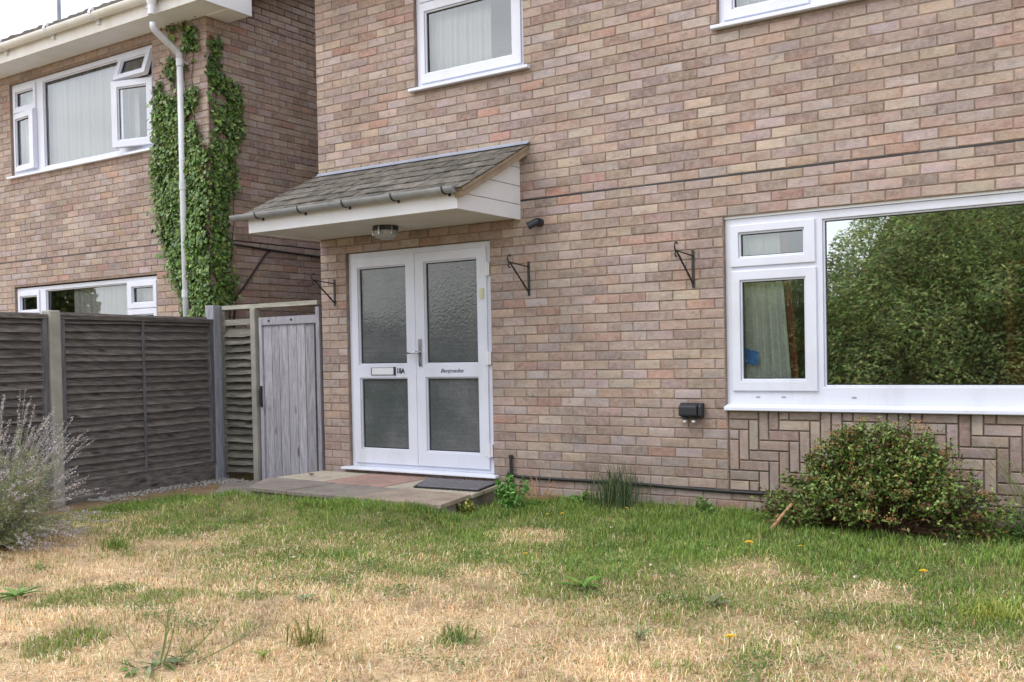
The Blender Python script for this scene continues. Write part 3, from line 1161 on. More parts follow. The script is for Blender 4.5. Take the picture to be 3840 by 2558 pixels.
eaves(NEXT, -8.6, -1.215)
eaves(MAIN, -0.2, 8.6)
b = MB()
b.box(-1.575, -1.215, -0.002, 0.285, 4.806, 4.826)
b.build('soffit', M['soffit'], NEXT)
b = MB()
b.prism([(-0.37, 4.795), (0.285, 4.795), (0.285, 5.28), (-0.37, 4.99)], -1.214, -1.19, 'x')
b.build('bargeboard', M['upvc2'], NEXT, bevel=0.004)
b = MB()
b.prism([(0.287, 5.08), (0.287, 5.28), (3.7, 6.80), (3.7, 6.6)], -1.214, -1.19, 'x')
b.build('bargeboard', M['upvc2'], NEXT, bevel=0.004)


def half_gutter(parent, x0, x1, y, z, r, mat, name='gutter', n=10):
    b = MB()
    P = []
    for k in range(n + 1):
        a = PI + PI * k / n
        P.append((y + r * math.cos(a), z + r * math.sin(a)))
    Q = [(y + (p[0] - y) * 0.93, z + (p[1] - z) * 0.93) for p in P][::-1]
    pr = P + Q
    m_ = len(pr)
    vs = [(x0, *p) for p in pr] + [(x1, *p) for p in pr]
    fs = [(i, (i + 1) % m_, m_ + (i + 1) % m_, m_ + i) for i in range(m_)]
    for i in range(n):
        fs.append((i, i + 1, m_ - 2 - i, m_ - 1 - i))
        fs.append((m_ + i + 1, m_ + i, 2 * m_ - 1 - i, 2 * m_ - 2 - i))
    b.raw(vs, fs)
    b.poly([(x0 + 0.001, p[0], p[1]) for p in P])
    b.poly([(x1 - 0.001, p[0], p[1]) for p in P][::-1])
    o = b.build(name, mat, parent)
    return o


half_gutter(NEXT, -8.6, -1.2, -0.435, 4.975, 0.062, M['gutter_white'])
for gx_ in (-6.5, -5.6, -4.70, -3.73, -2.87, -2.02, -1.45):
    b = MB()
    b.box(gx_ - 0.025, gx_ + 0.025, -0.505, -0.372, 4.965, 4.99)
    b.tube([(gx_ - 0.025, -0.435, 4.975), (gx_ + 0.025, -0.435, 4.975)], 0.069, 16)
    b.box(gx_ - 0.018, gx_ + 0.018, -0.40, -0.372, 4.87, 4.965)
    b.build('gutter_bracket', M['upvc2'], NEXT)
b = MB()
b.tube([(-1.89, -0.435, 4.93), (-1.89, -0.435, 4.87)], [0.058, 0.044], 16)
b.tube([(-1.89, -0.435, 4.885), (-1.89, -0.435, 4.765)], 0.041, 16)
b.build('gutter_outlet', M['upvc2'], NEXT, smooth=False)
half_gutter(MAIN, -0.2, 8.6, -0.435, 4.975, 0.062, M['gutter_white'])

dp = thing('downpipe', (-1.915, -0.07, -0.05), 'white plastic downpipe running down the ivy corner of the left house', 'pipe')
b = MB()
b.tube([(-1.92, -0.40, 4.70), (-1.92, -0.40, 4.655), (-1.919, -0.375, 4.62), (-1.917, -0.12, 4.475), (-1.916, -0.085, 4.44),
        (-1.916, -0.080, 4.36)], 0.036, 14)
b.build('swan_neck', M['pipe'], dp, smooth=True)
b = MB()
b.tube([(-1.916, -0.080, 4.40), (-1.916, -0.080, 3.0), (-1.913, -0.080, -0.05)], 0.034, 14)
b.build('pipe', M['pipe'], dp, smooth=True)
for zc_ in (4.36, 3.05, 1.9):
    b = MB()
    b.tube([(-1.916, -0.080, zc_ - 0.04), (-1.916, -0.080, zc_ + 0.04)], 0.0405, 14)
    b.box(-1.965, -1.867, -0.05, -0.005, zc_ - 0.015, zc_ + 0.015)
    b.build('pipe_clip', M['pipe'], dp)

mast = MB()
mast.tube([(-7.38, 2.0, 5.95), (-7.38, 2.0, 8.2)], 0.03, 10)
tag(mast.build('aerial_mast', M['lead']), 'thin grey aerial mast standing up behind the roof edge of the left house', 'mast')


# ------------------------------------------------------------------ windows
def sash_meshes(rect, pane, y0=0.018, y1=0.075):
    a = MB()
    a.plate(rect, [pane], y0, y1, 0)
    bd = 0.014
    in_ = (pane[0] + bd, pane[1] - bd, pane[2] + bd, pane[3] - bd)
    a.plate(pane, [in_], y0 + 0.014, y0 + 0.03, 0)
    g = MB()
    gk = 0.006
    g.plate((in_[0] - 0.001, in_[1] + 0.001, in_[2] - 0.001, in_[3] + 0.001), [(in_[0] + gk, in_[1] - gk, in_[2] + gk, in_[3] - gk)], y0 + 0.031, y0 + 0.036, 0)
    return a, g, in_


def pane_obj(parent, in_, y, mat, name='pane'):
    b = MB()
    b.box(in_[0] - 0.004, in_[1] + 0.004, y, y + 0.022, in_[2] - 0.004, in_[3] + 0.004)
    if mat in (M['glass'], M['glass_mid']):                      # coated outer face, clear inner face
        b.m = [0 if i == 2 else 1 for i in range(6)]
        return b.build(name, [mat, M['clear']], parent)
    return b.build(name, mat, parent)


def hinge(objs, pivot, axis, ang):
    R_ = Matrix.Translation(pivot) @ Matrix.Rotation(ang, 4, axis) @ Matrix.Translation(-Vector(pivot))
    for o in objs:
        o.data.transform(R_)


def window(house, rect, sashes, fixed, bars, sill, label=None, gs='glass_mid', gf='glass_mid'):
    """rect outer frame; sashes [(outer, pane, open)], fixed [pane rects]; bars = extra holes in the frame plate"""
    x0, x1, z0, z1 = rect
    wn = thing('window', ((x0 + x1) / 2, 0.05, z0), parent=house)
    if label:
        wn['label'] = label
    holes = []
    for (o, p, op) in sashes:
        holes.append((o[0] + 0.022, o[1] - 0.022, o[2] + 0.022, o[3] - 0.022))
    for p in fixed:
        holes.append(p)
    b = MB()
    b.plate(rect, holes, 0.035, 0.10)
    b.build('frame', M['upvc'], wn, bevel=0.004)
    if sill:
        sx0, sx1, sz = sill
        b = MB()
        b.prism([(0.10, z0 + 0.001), (0.032, z0 + 0.001), (-0.048, sz + 0.026), (-0.05, sz), (-0.035, sz - 0.004), (0.10, sz + 0.004)], sx0, sx1, 'x')
        b.build('sill', M['upvc'], wn, bevel=0.004)
    for (o, p, op) in sashes:
        a, g, in_ = sash_meshes(o, p)
        parts = [a.build('casement', M['upvc'], wn, bevel=0.004), g.build('gasket', M['gasket'], wn), pane_obj(wn, in_, 0.056, M[gs])]
        if op:
            hinge(parts, *op)
    for p in fixed:
        bd = 0.013
        in_ = (p[0] + bd, p[1] - bd, p[2] + bd, p[3] - bd)
        b = MB()
        b.plate(p, [in_], 0.05, 0.068)
        b.build('bead', M['upvc'], wn, bevel=0.003)
        g = MB()
        g.plate((in_[0] - 0.001, in_[1] + 0.001, in_[2] - 0.001, in_[3] + 0.001), [(in_[0] + 0.006, in_[1] - 0.006, in_[2] + 0.006, in_[3] - 0.006)], 0.066, 0.07)
        g.build('gasket', M['gasket'], wn)
        pane_obj(wn, in_, 0.071, M[gf])
    return wn


w1 = window(MAIN, (1.227, 2.386, 3.598, 4.70),
            [((1.28, 2.352, 3.625, 4.338), (1.325, 2.265, 3.705, 4.262), None),
             ((1.28, 2.352, 4.345, 4.665), (1.325, 2.265, 4.41, 4.60), None)], [], [], (1.177, 2.455, 3.558), 'two-light window above the porch canopy')
w2 = window(MAIN, (4.10, 6.945, 3.592, 4.70),
            [((4.142, 4.774, 3.617, 4.34), (4.207, 4.71, 3.687, 4.27), None),
             ((4.142, 4.774, 4.346, 4.665), (4.207, 4.71, 4.41, 4.60), None),
             ((6.27, 6.90, 3.617, 4.34), (6.335, 6.84, 3.687, 4.27), None),
             ((6.27, 6.90, 4.346, 4.665), (6.335, 6.84, 4.41, 4.60), None)],
            [(4.83, 6.215, 3.66, 4.64)], [], (4.062, 6.98, 3.555), 'first floor window cut by the top edge of the photo')
w3 = window(MAIN, (4.122, 7.00, 0.79, 2.155),
            [((4.168, 4.794, 1.800, 2.106), (4.229, 4.718, 1.861, 2.050), None),
             ((4.172, 4.800, 0.886, 1.768), (4.235, 4.724, 0.960, 1.700), None),
             ((6.32, 6.95, 1.800, 2.106), (6.39, 6.88, 1.861, 2.050), None),
             ((6.32, 6.95, 0.886, 1.768), (6.39, 6.88, 0.960, 1.700), None)],
            [(4.843, 6.275, 0.915, 2.097)], [], (4.126, 7.03, 0.745), 'large ground floor window reflecting the hedge', 'glass_mid', 'glass')
b = MB()
b.box(4.122, 7.0, 0.022, 0.06, 2.157, 2.176)
b.build('head_trim', M['soffit'], w3)
for hx in (4.36, 4.55, 5.05):
    b = MB()
    b.box(hx - 0.015, hx + 0.015, 0.031, 0.036, 0.838, 0.846)
    b.build('drain_slot', M['gutter'], w3)

openL = (Vector((-2.53, 0.03, 0)), 'Z', math.radians(13.5))
openT = (Vector((0, 0.03, 4.655)), 'X', math.radians(-19))
nw1 = window(NEXT, (-5.335, -2.488, 3.555, 4.695),
             [((-5.295, -4.80, 4.335, 4.655), (-5.245, -4.85, 4.40, 4.592), None),
              ((-5.295, -4.80, 3.600, 4.325), (-5.262, -4.90, 3.665, 4.256), (Vector((-5.29, 0.03, 0)), 'Z', math.radians(-5))),
              ((-3.10, -2.53, 4.350, 4.655), (-3.03, -2.60, 4.41, 4.60), openT),
              ((-3.10, -2.53, 3.600, 4.340), (-3.02, -2.61, 3.675, 4.27), openL)],
             [(-4.66, -3.16, 3.60, 4.640)], [], (-5.37, -2.46, 3.515), 'upper window with one casement and one top light standing open')
nw2 = window(NEXT, (-5.346, -2.506, 0.79, 2.14),
             [((-5.31, -4.84, 1.790, 2.095), (-5.265, -4.885, 1.85, 2.035), None),
              ((-5.31, -4.84, 0.886, 1.780), (-5.265, -4.885, 0.95, 1.72), None),
              ((-3.07, -2.545, 1.790, 2.095), (-2.99, -2.60, 1.848, 2.036), None),
              ((-3.07, -2.545, 0.886, 1.780), (-2.99, -2.60, 0.95, 1.72), None)],
             [(-4.72, -3.095, 0.915, 2.090)], [], (-5.37, -2.46, 0.745), 'lower window half hidden by the fence')


def net(x0, x1, z0, z1, y, label, mat, name='net_curtain', amp=0.018, pitch=0.055, slant=0.0, cat='curtain'):
    n = max(8, int((x1 - x0) / pitch * 6))
    vs, fs = [], []
    ph = random.random() * 6
    for i in range(n + 1):
        t = i / n
        for (z, k) in ((z0, 1.0), ((z0 + z1) / 2, 0.95), (z1, 0.8)):
            x = x0 + (x1 + slant * (z1 - z) / (z1 - z0) - x0) * t
            u = (x1 - x0) * t
            vs.append((x, y + amp * k * (math.sin(u * 2 * PI / pitch + ph) + 0.5 * math.sin(u * 2 * PI / pitch * 0.37 + 1.3)), z))
    for i in range(n):
        for j in range(2):
            fs.append((3 * i + j, 3 * i + 3 + j, 3 * i + 4 + j, 3 * i + 1 + j))
    b = MB()
    b.raw(vs, fs)
    o = b.build(name, mat, smooth=True)
    return tag(o, label, cat)


net(1.30, 1.965, 3.62, 4.66, 0.17, 'white net curtain drawn over the left part of the window above the porch', M['net'])
net(4.15, 4.62, 3.62, 4.66, 0.17, 'white net curtain in the upper right window at the top edge', M['net'])
net(-5.28, -2.95, 3.58, 4.66, 0.17, 'white net curtain filling the upper window of the left house', M['net'], pitch=0.09)
net(-4.35, -2.56, 0.82, 2.10, 0.17, 'white net curtain in the lower window of the left house', M['net'], pitch=0.08)
net(4.16, 4.497, 0.93, 2.1, 0.14, 'pale green pleated curtain behind the side casement of the large window', M['curtain'], 'curtain', 0.016, 0.045, 0.085)
net(4.512, 4.55, 0.93, 2.1, 0.15, 'dark red curtain edge beside the pale green curtain', M['red_cloth'], 'curtain', 0.008, 0.03, 0.08)
net(6.06, 6.5, 0.93, 2.1, 0.45, 'pale curtain at the far right of the large window', M['net'], 'curtain', 0.02, 0.06, -0.12)
b = MB()
b.raw([(4.19 + 0.15 * u, 0.108 + 0.008 * math.sin(9 * u + 5 * v), 1.02 + 0.20 * v - 0.05 * u * v) for v in (0, 0.35, 0.7, 1) for u in (0.0, 0.3, 0.6, 1.0)],
      [(4 * j + i, 4 * j + i + 1, 4 * j + i + 5, 4 * j + i + 4) for j in range(3) for i in range(3) if not (j < 1 and i > 0)])
tag(b.build('cloth', M['blue_cloth'], smooth=True), 'small blue cloth hanging inside the side casement of the large window', 'cloth')
cab = thing('cabinet', (6.3, 0.42, 0.05), 'orange pine cabinet standing inside the large window at the right edge', 'cabinet')
b = MB()
b.box(5.985, 6.03, 0.20, 0.65, 0.05, 1.72)
b.box(6.57, 6.62, 0.20, 0.65, 0.05, 1.72)
b.box(5.985, 6.62, 0.19, 0.65, 1.70, 1.74)
b.box(6.03, 6.57, 0.60, 0.64, 0.05, 1.70)
b.build('carcass', M['cabinet'], cab, bevel=0.003)
b = MB()
b.plate((6.03, 6.57, 0.08, 1.14), [], 0.205, 0.23)
b.build('door', M['cabinet'], cab, bevel=0.003)

# ------------------------------------------------------------------ entrance doors
dr = thing('entrance_door', (1.17, 0.06, 0.15), parent=MAIN)
dr['label'] = 'white double entrance doors with four obscure glass panes'
b = MB()
b.plate((0.337, 2.006, 0.158, 2.172), [(0.395, 1.945, 0.205, 2.118)], 0.034, 0.10)
b.build('frame', M['upvc'], dr, bevel=0.004)
b = MB()
b.prism([(0.10, 0.157), (0.03, 0.157), (-0.055, 0.148), (-0.058, 0.128), (0.10, 0.128)], 0.262, 2.06, 'x')
b.build('sill', M['upvc'], dr, bevel=0.005)
PL = [(0.458, 1.048, 1.115, 2.03), (0.466, 1.05, 0.322, 0.993)]
PR = [(1.260, 1.851, 1.114, 2.035), (1.260, 1.851, 0.322, 0.997)]
for (x0, x1, panes) in ((0.385, 1.154, PL), (1.157, 1.952, PR)):
    b = MB()
    b.plate((x0, x1, 0.192, 2.122), panes, 0.018, 0.075)
    b.build('door_leaf', M['upvc'], dr, bevel=0.004)
    for p in panes:
        bd = 0.012
        in_ = (p[0] + bd, p[1] - bd, p[2] + bd, p[3] - bd)
        b = MB()
        b.plate(p, [in_], 0.032, 0.05)
        b.build('bead', M['upvc'], dr, bevel=0.003)
        g = MB()
        g.plate((in_[0] - 0.001, in_[1] + 0.001, in_[2] - 0.001, in_[3] + 0.001), [(in_[0] + 0.008, in_[1] - 0.008, in_[2] + 0.008, in_[3] - 0.008)], 0.048, 0.054)
        g.build('gasket', M['gasket'], dr)
        pane_obj(dr, in_, 0.055, M['obscure'])
for zz in (1.93, 1.16, 0.36):
    b = MB()
    b.tube([(1.958, 0.012, zz - 0.06), (1.958, 0.012, zz + 0.06)], 0.014, 10)
    b.box(1.92, 1.99, 0.012, 0.03, zz - 0.055, zz + 0.055)
    b.build('hinge', M['upvc2'], dr)
b = MB()
b.plate((1.192, 1.228, 1.095, 1.345), [], 0.008, 0.02)
b.box(1.203, 1.217, 0.006, 0.009, 1.125, 1.155)
b.build('handle_plate', M['chrome'], dr, bevel=0.004)
b = MB()
b.tube([(1.21, 0.01, 1.222), (1.21, -0.035, 1.222), (1.198, -0.044, 1.222), (1.09, -0.044, 1.216)], [0.011, 0.011, 0.011, 0.009], 10)
b.build('handle', M['chrome'], dr, smooth=True)
b = MB()
b.plate((0.614, 0.911, 1.018, 1.094), [(0.626, 0.892, 1.028, 1.085)], 0.008, 0.02)
b.build('letterbox_surround', M['chrome'], dr, bevel=0.003)
b = MB()
b.plate((0.624, 0.892, 1.027, 1.086), [], 0.010, 0.02)
b.build('letterbox_flap', M['upvc2'], dr, bevel=0.003)
b = MB()
b.plate((0.893, 0.912, 1.016, 1.094), [], 0.006, 0.019)
b.build('letterbox_edge', M['gasket'], dr)


def lettering(name, txt, x, z, size, mat, parent, shear=0.0, bold=0.0, sx=1.0):
    c = bpy.data.curves.new(name, 'FONT')
    c.body = txt
    c.size = size
    c.shear = shear
    c.extrude = 0.001
    c.offset = bold
    c.materials.append(mat)
    tmp = bpy.data.objects.new(name + '_outline', c)
    me = bpy.data.meshes.new_from_object(tmp)
    bpy.data.objects.remove(tmp)
    bpy.data.curves.remove(c)
    me.name = name
    o = bpy.data.objects.new(name, me)
    COL.objects.link(o)
    o.location = (x, 0.0165, z)
    o.rotation_euler = (PI / 2, 0, 0)
    o.scale = (sx, 1, 1)
    adopt(o, parent)
    return o


lettering('house_number', '18A', 0.924, 1.034, 0.066, M['letter'], dr, 0, 0.0022, 0.86)
lettering('house_name', 'Benjmades', 1.432, 1.038, 0.05, M['letter'], dr, 0.4, 0.0, 1.18)
b = MB()
b.plate((1.893, 1.925, 1.675, 1.765), [], 0.0, 0.017)
b.cyl((1.909, -0.004, 1.705), 0.009, 0.004, 'y', 12)
tag(b.build('bell_push', M['cream'], bevel=0.004), 'small cream bell push on the right door frame', 'doorbell')

# ------------------------------------------------------------------ porch canopy
cn = thing('porch_canopy', (1.17, -0.4, 2.3), parent=MAIN)
XR = 2.335
b = MB()
b.box(0.02, XR - 0.02, -0.865, -0.003, 2.327, 2.340)
b.build('soffit', M['porch_soffit'], cn)
b = MB()
b.box(0.0, XR, -0.888, -0.866, 2.314, 2.452)
b.build('fascia', M['upvc2'], cn, bevel=0.003)
SL = (2.89 - 2.455) / 0.866         # slope of the canopy


def ztop(y):
    return 2.447 + (y + 0.888) * SL


for xa, xb in ((XR - 0.02, XR), (0.0, 0.02)):
    lv = [2.314, 2.440, 2.594, 2.748, 2.90]
    for k in range(4):
        z0_, z1_ = lv[k] + (0.003 if k else 0), lv[k + 1] - 0.003
        ya = -0.864
        pts = [(max(-0.864, -0.888 + (z0_ - 2.447) / SL), z0_), (-0.003, z0_)]
        if ztop(-0.003) > z1_:
            pts += [(-0.003, z1_), (max(-0.864, -0.888 + (z1_ - 2.447) / SL), z1_)]
            if -0.888 + (z1_ - 2.447) / SL > -0.864 and -0.888 + (z0_ - 2.447) / SL < -0.864:
                pts += [(-0.864, max(z0_, ztop(-0.864)))]
        else:
            pts += [(-0.003, ztop(-0.003))]
        b = MB()
        b.prism(pts, xa, xb, 'x')
        b.build('cladding_board', M['upvc2'], cn, bevel=0.0025)
    b = MB()
    b.box(xa + 0.004, xb - 0.006, -0.86, -0.004, 2.318, 2.44)
    b.prism([(-0.86, 2.44), (-0.004, 2.44), (-0.004, ztop(-0.004) - 0.01)], xa + 0.004, xb - 0.006, 'x')
    b.build('cheek_backing', M['gutter'], cn)


def yz(s, up):
    """distance s up the canopy slope from the eaves edge, height up above the deck"""
    c_, s_ = 1 / math.hypot(1, SL), SL / math.hypot(1, SL)
    return -0.955 + s * c_ - up * s_, 2.447 + (-0.955 + 0.888) * SL + 0.012 + s * s_ + up * c_


slen = 0.955 * math.hypot(1, SL)
b = MB()
RX0, RX1 = -0.03, 2.425
b.prism([yz(0.03, 0.0), yz(slen, 0.0), yz(slen, 0.022), yz(0.03, 0.022)], RX0, RX1, 'x')
b.build('roof_deck', M['timber'], cn)
b = MB()
b.prism([yz(0.02, -0.05), yz(slen, -0.05), yz(slen, -0.002), yz(0.02, -0.002)], XR + 0.002, RX1 - 0.012, 'x')
b.build('verge_board', M['timber'], cn, bevel=0.003)
rows = 6
pitch_ = slen / rows
for r in range(rows):
    x = RX0 - 0.01
    first = True
    while x < RX1:
        wd = random.choice((0.15, 0.165, 0.18, 0.21))
        if first and r % 2:
            wd *= 0.5
        first = False
        x1 = min(x + wd, RX1 + 0.008)
        if x1 - x > 0.03:
            s0 = r * pitch_ - (0.012 if r else 0.0) + random.uniform(-0.006, 0.006)
            s1 = min(slen - 0.002, (r + 1) * pitch_ + 0.03)
            lift = 0.031 + random.uniform(-0.002, 0.006)
            th = 0.007
            q = [yz(s0, lift), yz(s1, 0.0245), yz(s1, 0.0245 + th), yz(s0, lift + th)]
            b = MB()
            e0, e1 = random.uniform(-0.006, 0.006), random.uniform(-0.006, 0.006)
            vs = []
            for xx, e in ((x + 0.002, e0), (x1 - 0.002, e1)):
                vs += [(xx, p[0] + (e if i in (0, 3) else 0), p[1]) for i, p in enumerate(q)]
            b.raw(vs, [(0, 1, 2, 3), (7, 6, 5, 4), (0, 4, 5, 1), (1, 5, 6, 2), (2, 6, 7, 3), (3, 7, 4, 0)])
            b.build('shingle', M['shingle'], cn)
        x = x1
b = MB()
ye, ze = yz(slen - 0.025, 0.042)
yw, zw = yz(slen, 0.042)
b.prism([(ye, ze), (-0.006, zw + 0.004), (-0.006, zw + 0.022), (-0.012, zw + 0.022), (-0.016, zw + 0.010), (ye, ze + 0.006)], RX0 + 0.03, RX1 + 0.012, 'x')
b.build('flashing', M['lead'], cn, bevel=0.002)
half_gutter(cn, -0.13, XR + 0.03, -0.95, 2.472, 0.048, M['gutter'])
for gx_ in (0.20, 0.725, 1.235, 1.76, 2.27):
    b = MB()
    pts = [(gx_, -0.95 + 0.052 * math.cos(a), 2.472 + 0.052 * math.sin(a)) for a in np.linspace(PI * 0.98, 2 * PI, 12)]
    for u, v in zip(pts[:-1], pts[1:]):
        b.box(-1, 1, -1, 1, -1, 1, fr=lambda x, y, z, u=u, v=v: (gx_ + x * 0.006, (u[1] + v[1]) / 2 + (v[1] - u[1]) / 2 * y * 1.1, (u[2] + v[2]) / 2 + (v[2] - u[2]) / 2 * y * 1.1 - z * 0.003))
    b.box(gx_ - 0.006, gx_ + 0.006, -0.905, -0.889, 2.41, 2.47)
    b.build('gutter_bracket', M['gasket'], cn)

lp = thing('porch_light', (1.165, -0.375, 2.32), 'round dark rimmed glass ceiling light under the porch canopy', 'lamp')
b = MB()
b.cyl((1.165, -0.375, 2.285), 0.112, 0.041, 'z', 32)
b.build('rim', M['black_plastic'], lp, bevel=0.004)
b = MB()
b.tube([(1.165, -0.375, 2.286), (1.165, -0.375, 2.245), (1.165, -0.375, 2.225), (1.165, -0.375, 2.215)], [0.104, 0.102, 0.085, 0.05], 32)
b.build('glass', M['lamp_glass'], lp, smooth=False)
for a in (3.6, 4.9, 5.9):
    b = MB()
    cx_, cy_ = 1.165 + 0.113 * math.cos(a), -0.375 + 0.113 * math.sin(a)
    b.box(cx_ - 0.008, cx_ + 0.008, cy_ - 0.004, cy_ + 0.004, 2.25, 2.322)
    b.build('clip', M['chrome'], lp)


# ------------------------------------------------------------------ hanging basket brackets and wall fittings
def basket_bracket(x, zt, zb, label, reach=0.255, skew=-0.02):
    t = thing('basket_bracket', (x, 0, zb), label, 'bracket', 'iron hanging basket brackets on the house wall')
    b = MB()
    b.box(x - 0.011, x + 0.011, -0.010, -0.003, zb - 0.01, zt + 0.015)
    b.build('wall_bar', M['black_metal'], t, bevel=0.002)
    tip = Vector((x + skew, -reach, zt - 0.005))
    b = MB()
    b.tube([(x, -0.01, zt - 0.028), tip], 0.0055, 8)
    b.build('arm', M['black_metal'], t)
    b = MB()
    n = 40
    vs, fs = [], []
    p0 = Vector((x, -0.008, zb + 0.02))
    for i in range(n + 1):
        c = p0.lerp(tip, i / n)
        a = i / n * PI * (5 if 0.35 < i / n < 0.75 else 2)
        r = 0.0085
        d = (tip - p0).normalized()
        u = d.cross(Vector((1, 0, 0))).normalized()
        v = Vector((1, 0, 0))
        for k in range(4):
            an = a + k * PI / 2 + PI / 4
            vs.append(c + (u * math.cos(an) + v * math.sin(an)) * r)
    for i in range(n):
        for k in range(4):
            fs.append((4 * i + k, 4 * i + (k + 1) % 4, 4 * i + 4 + (k + 1) % 4, 4 * i + 4 + k))
    b.raw(vs, fs)
    b.build('twisted_brace', M['black_metal'], t)
    b = MB()
    pts = [tip + Vector((0, -0.028 * math.sin(a) - 0.004, 0.030 - 0.030 * math.cos(a))) for a in np.linspace(0, PI * 1.25, 10)]
    b.tube(pts, 0.006, 8)
    pts = [tip + Vector((0, -0.018 * math.sin(a) - 0.004, -0.022 + 0.022 * math.cos(a))) for a in np.linspace(0, PI * 1.2, 9)]
    b.tube(pts, 0.006, 8)
    b.build('hook', M['black_metal'], t)


basket_bracket(0.186, 1.925, 1.695, 'black iron basket bracket on the brick strip left of the doors')
basket_bracket(2.405, 1.945, 1.685, 'black iron basket bracket just right of the entrance doors')
basket_bracket(3.881, 1.932, 1.675, 'black iron basket bracket nearest the large window')

sp = thing('spotlight', (2.53, -0.02, 2.26), 'small black cylindrical spotlight on the wall beside the canopy cheek', 'spotlight')
b = MB()
b.cyl((2.53, -0.045, 2.275), 0.034, 0.044, 'y', 20)
b.build('mount', M['black_plastic'], sp, bevel=0.003)
b = MB()
b.tube([(2.535, -0.045, 2.275), (2.525, -0.085, 2.262)], 0.014, 10)
b.tube([(2.545, -0.06, 2.282), (2.468, -0.105, 2.238)], [0.030, 0.032], 20)
b.build('lamp_head', M['black_plastic'], sp, bevel=0.003)

sk = thing('outdoor_socket', (3.85, -0.03, 0.66), 'black weatherproof socket box on the brick wall left of the large window', 'socket')
b = MB()
b.box(3.77, 3.955, -0.035, -0.002, 0.683, 0.797)
b.build('back_box', M['black_plastic'], sk, bevel=0.006)
b = MB()
b.prism([(-0.035, 0.800), (-0.088, 0.775), (-0.088, 0.70), (-0.035, 0.686)], 3.778, 3.925, 'x')
b.build('cover', M['black_plastic'], sk, bevel=0.01)
b = MB()
b.prism([(-0.035, 0.796), (-0.072, 0.775), (-0.072, 0.70), (-0.035, 0.686)], 3.928, 3.958, 'x')
b.build('cover_side', M['black_plastic'], sk, bevel=0.006)
for gx_ in (3.815, 3.885):
    b = MB()
    b.cyl((gx_, -0.05, 0.668), 0.017, 0.02, 'z', 14)
    b.build('gland_neck', M['black_plastic'], sk)
    b = MB()
    b.cyl((gx_, -0.05, 0.650), 0.0135, 0.02, 'z', 14)
    b.build('gland_nut', M['white_plastic'], sk, bevel=0.002)

pts = []
for x, z in ((2.16, 0.172), (2.28, 0.155), (2.7, 0.152), (3.25, 0.158), (3.7, 0.147), (4.119, 0.140), (4.6, 0.141), (5.2, 0.132), (6.0, 0.122), (7.6, 0.120), (8.3, 0.12)):
    pts.append((x, -0.013, z))
b = MB()
b.tube(pts, 0.0125, 8)
tag(b.build('cable', M['cable'], smooth=True), 'thick black cable clipped along the foot of the brick wall', 'cable')
b = MB()
b.tube([(2.202, -0.022, 0.06), (2.202, -0.022, 0.33)], 0.014, 10)
b.tube([(2.202, -0.022, 0.31), (2.202, -0.022, 0.335)], 0.018, 10)
tag(b.build('pipe_stub', M['cable']), 'short black upright pipe stub at the wall foot right of the doorstep', 'pipe')
b = MB()
b.tube([(CX + 0.012, 0.12, 2.44), (CX + 0.012, 0.5, 2.425), (CX + 0.012, 1.0, 2.405), (CX + 0.012, 1.7, 2.385), (CX + 0.012, 3.0, 2.38)], 0.011, 8)
tag(b.build('cable', M['cable'], smooth=True), 'dark cable running level along the shaded side wall of the left house', 'cable')
b = MB()
b.tube([(CX + 0.010, 0.85, 2.41), (CX + 0.010, 0.76, 2.38), (CX + 0.010, 0.62, 2.22), (CX + 0.010, 0.42, 1.98), (CX + 0.010, 0.30, 1.86), (CX + 0.01, 0.26, 1.5)], 0.010, 8)
tag(b.build('cable', M['cable'], smooth=True), 'dark cable dropping diagonally down the side wall towards the ivy', 'cable')
b = MB()
b.box(CX - 0.0075, CX - 0.0030, 0.02, 3.2, 2.467, 2.4805)
b.build('movement_joint', M['gasket'], NEXT)

# door mat
mt = thing('door_mat', (1.85, -0.36, 0.1), 'grey ribbed rubber mat with a wavy black edge in front of the doors', 'mat')
b = MB()
mc = [(1.40, -0.16), (1.63, -0.63), (2.27, -0.60), (2.13, -0.10)]
n = 24
low = [(mc[1][0] + (mc[2][0] - mc[1][0]) * i / n, mc[1][1] + (mc[2][1] - mc[1][1]) * i / n - (0.014 if i % 2 else 0.0)) for i in range(n + 1)]
b.prism([mc[0]] + low + [mc[3]], 0.100, 0.108, 'z')
b.build('rim', M['mat_edge'], mt)
b = MB()
b.prism([(1.42, -0.165), (1.648, -0.60), (2.255, -0.575), (2.115, -0.115)], 0.1075, 0.114, 'z')
b.build('tread', M['mat'], mt)
b = MB()
for i in range(22):
    t = (i + 0.5) / 22
    p = (1.43 + (2.11 - 1.43) * t, -0.17 + 0.05 * t)
    q = (1.655 + (2.25 - 1.655) * t, -0.59 + 0.025 * t)
    b.tube([(p[0], p[1], 0.114), (q[0], q[1], 0.114)], 0.006, 5)
o = b.build('rib', M['mat'], mt)

# ------------------------------------------------------------------ fence, side panel and gate
FD = Vector((-0.10919, 0.99402, 0))
FN = Vector((0.99402, 0.10919, 0))          # towards the lawn
F0 = Vector((-1.296, -2.05, 0))


def fr(u, o, z):
    p = F0 + FD * u + FN * o
    return (p.x, p.y, z)


fence = thing('garden_fence', (-1.4, -1.1, -0.06), 'weathered grey lap board fence running out from the houses on the left', 'fence')


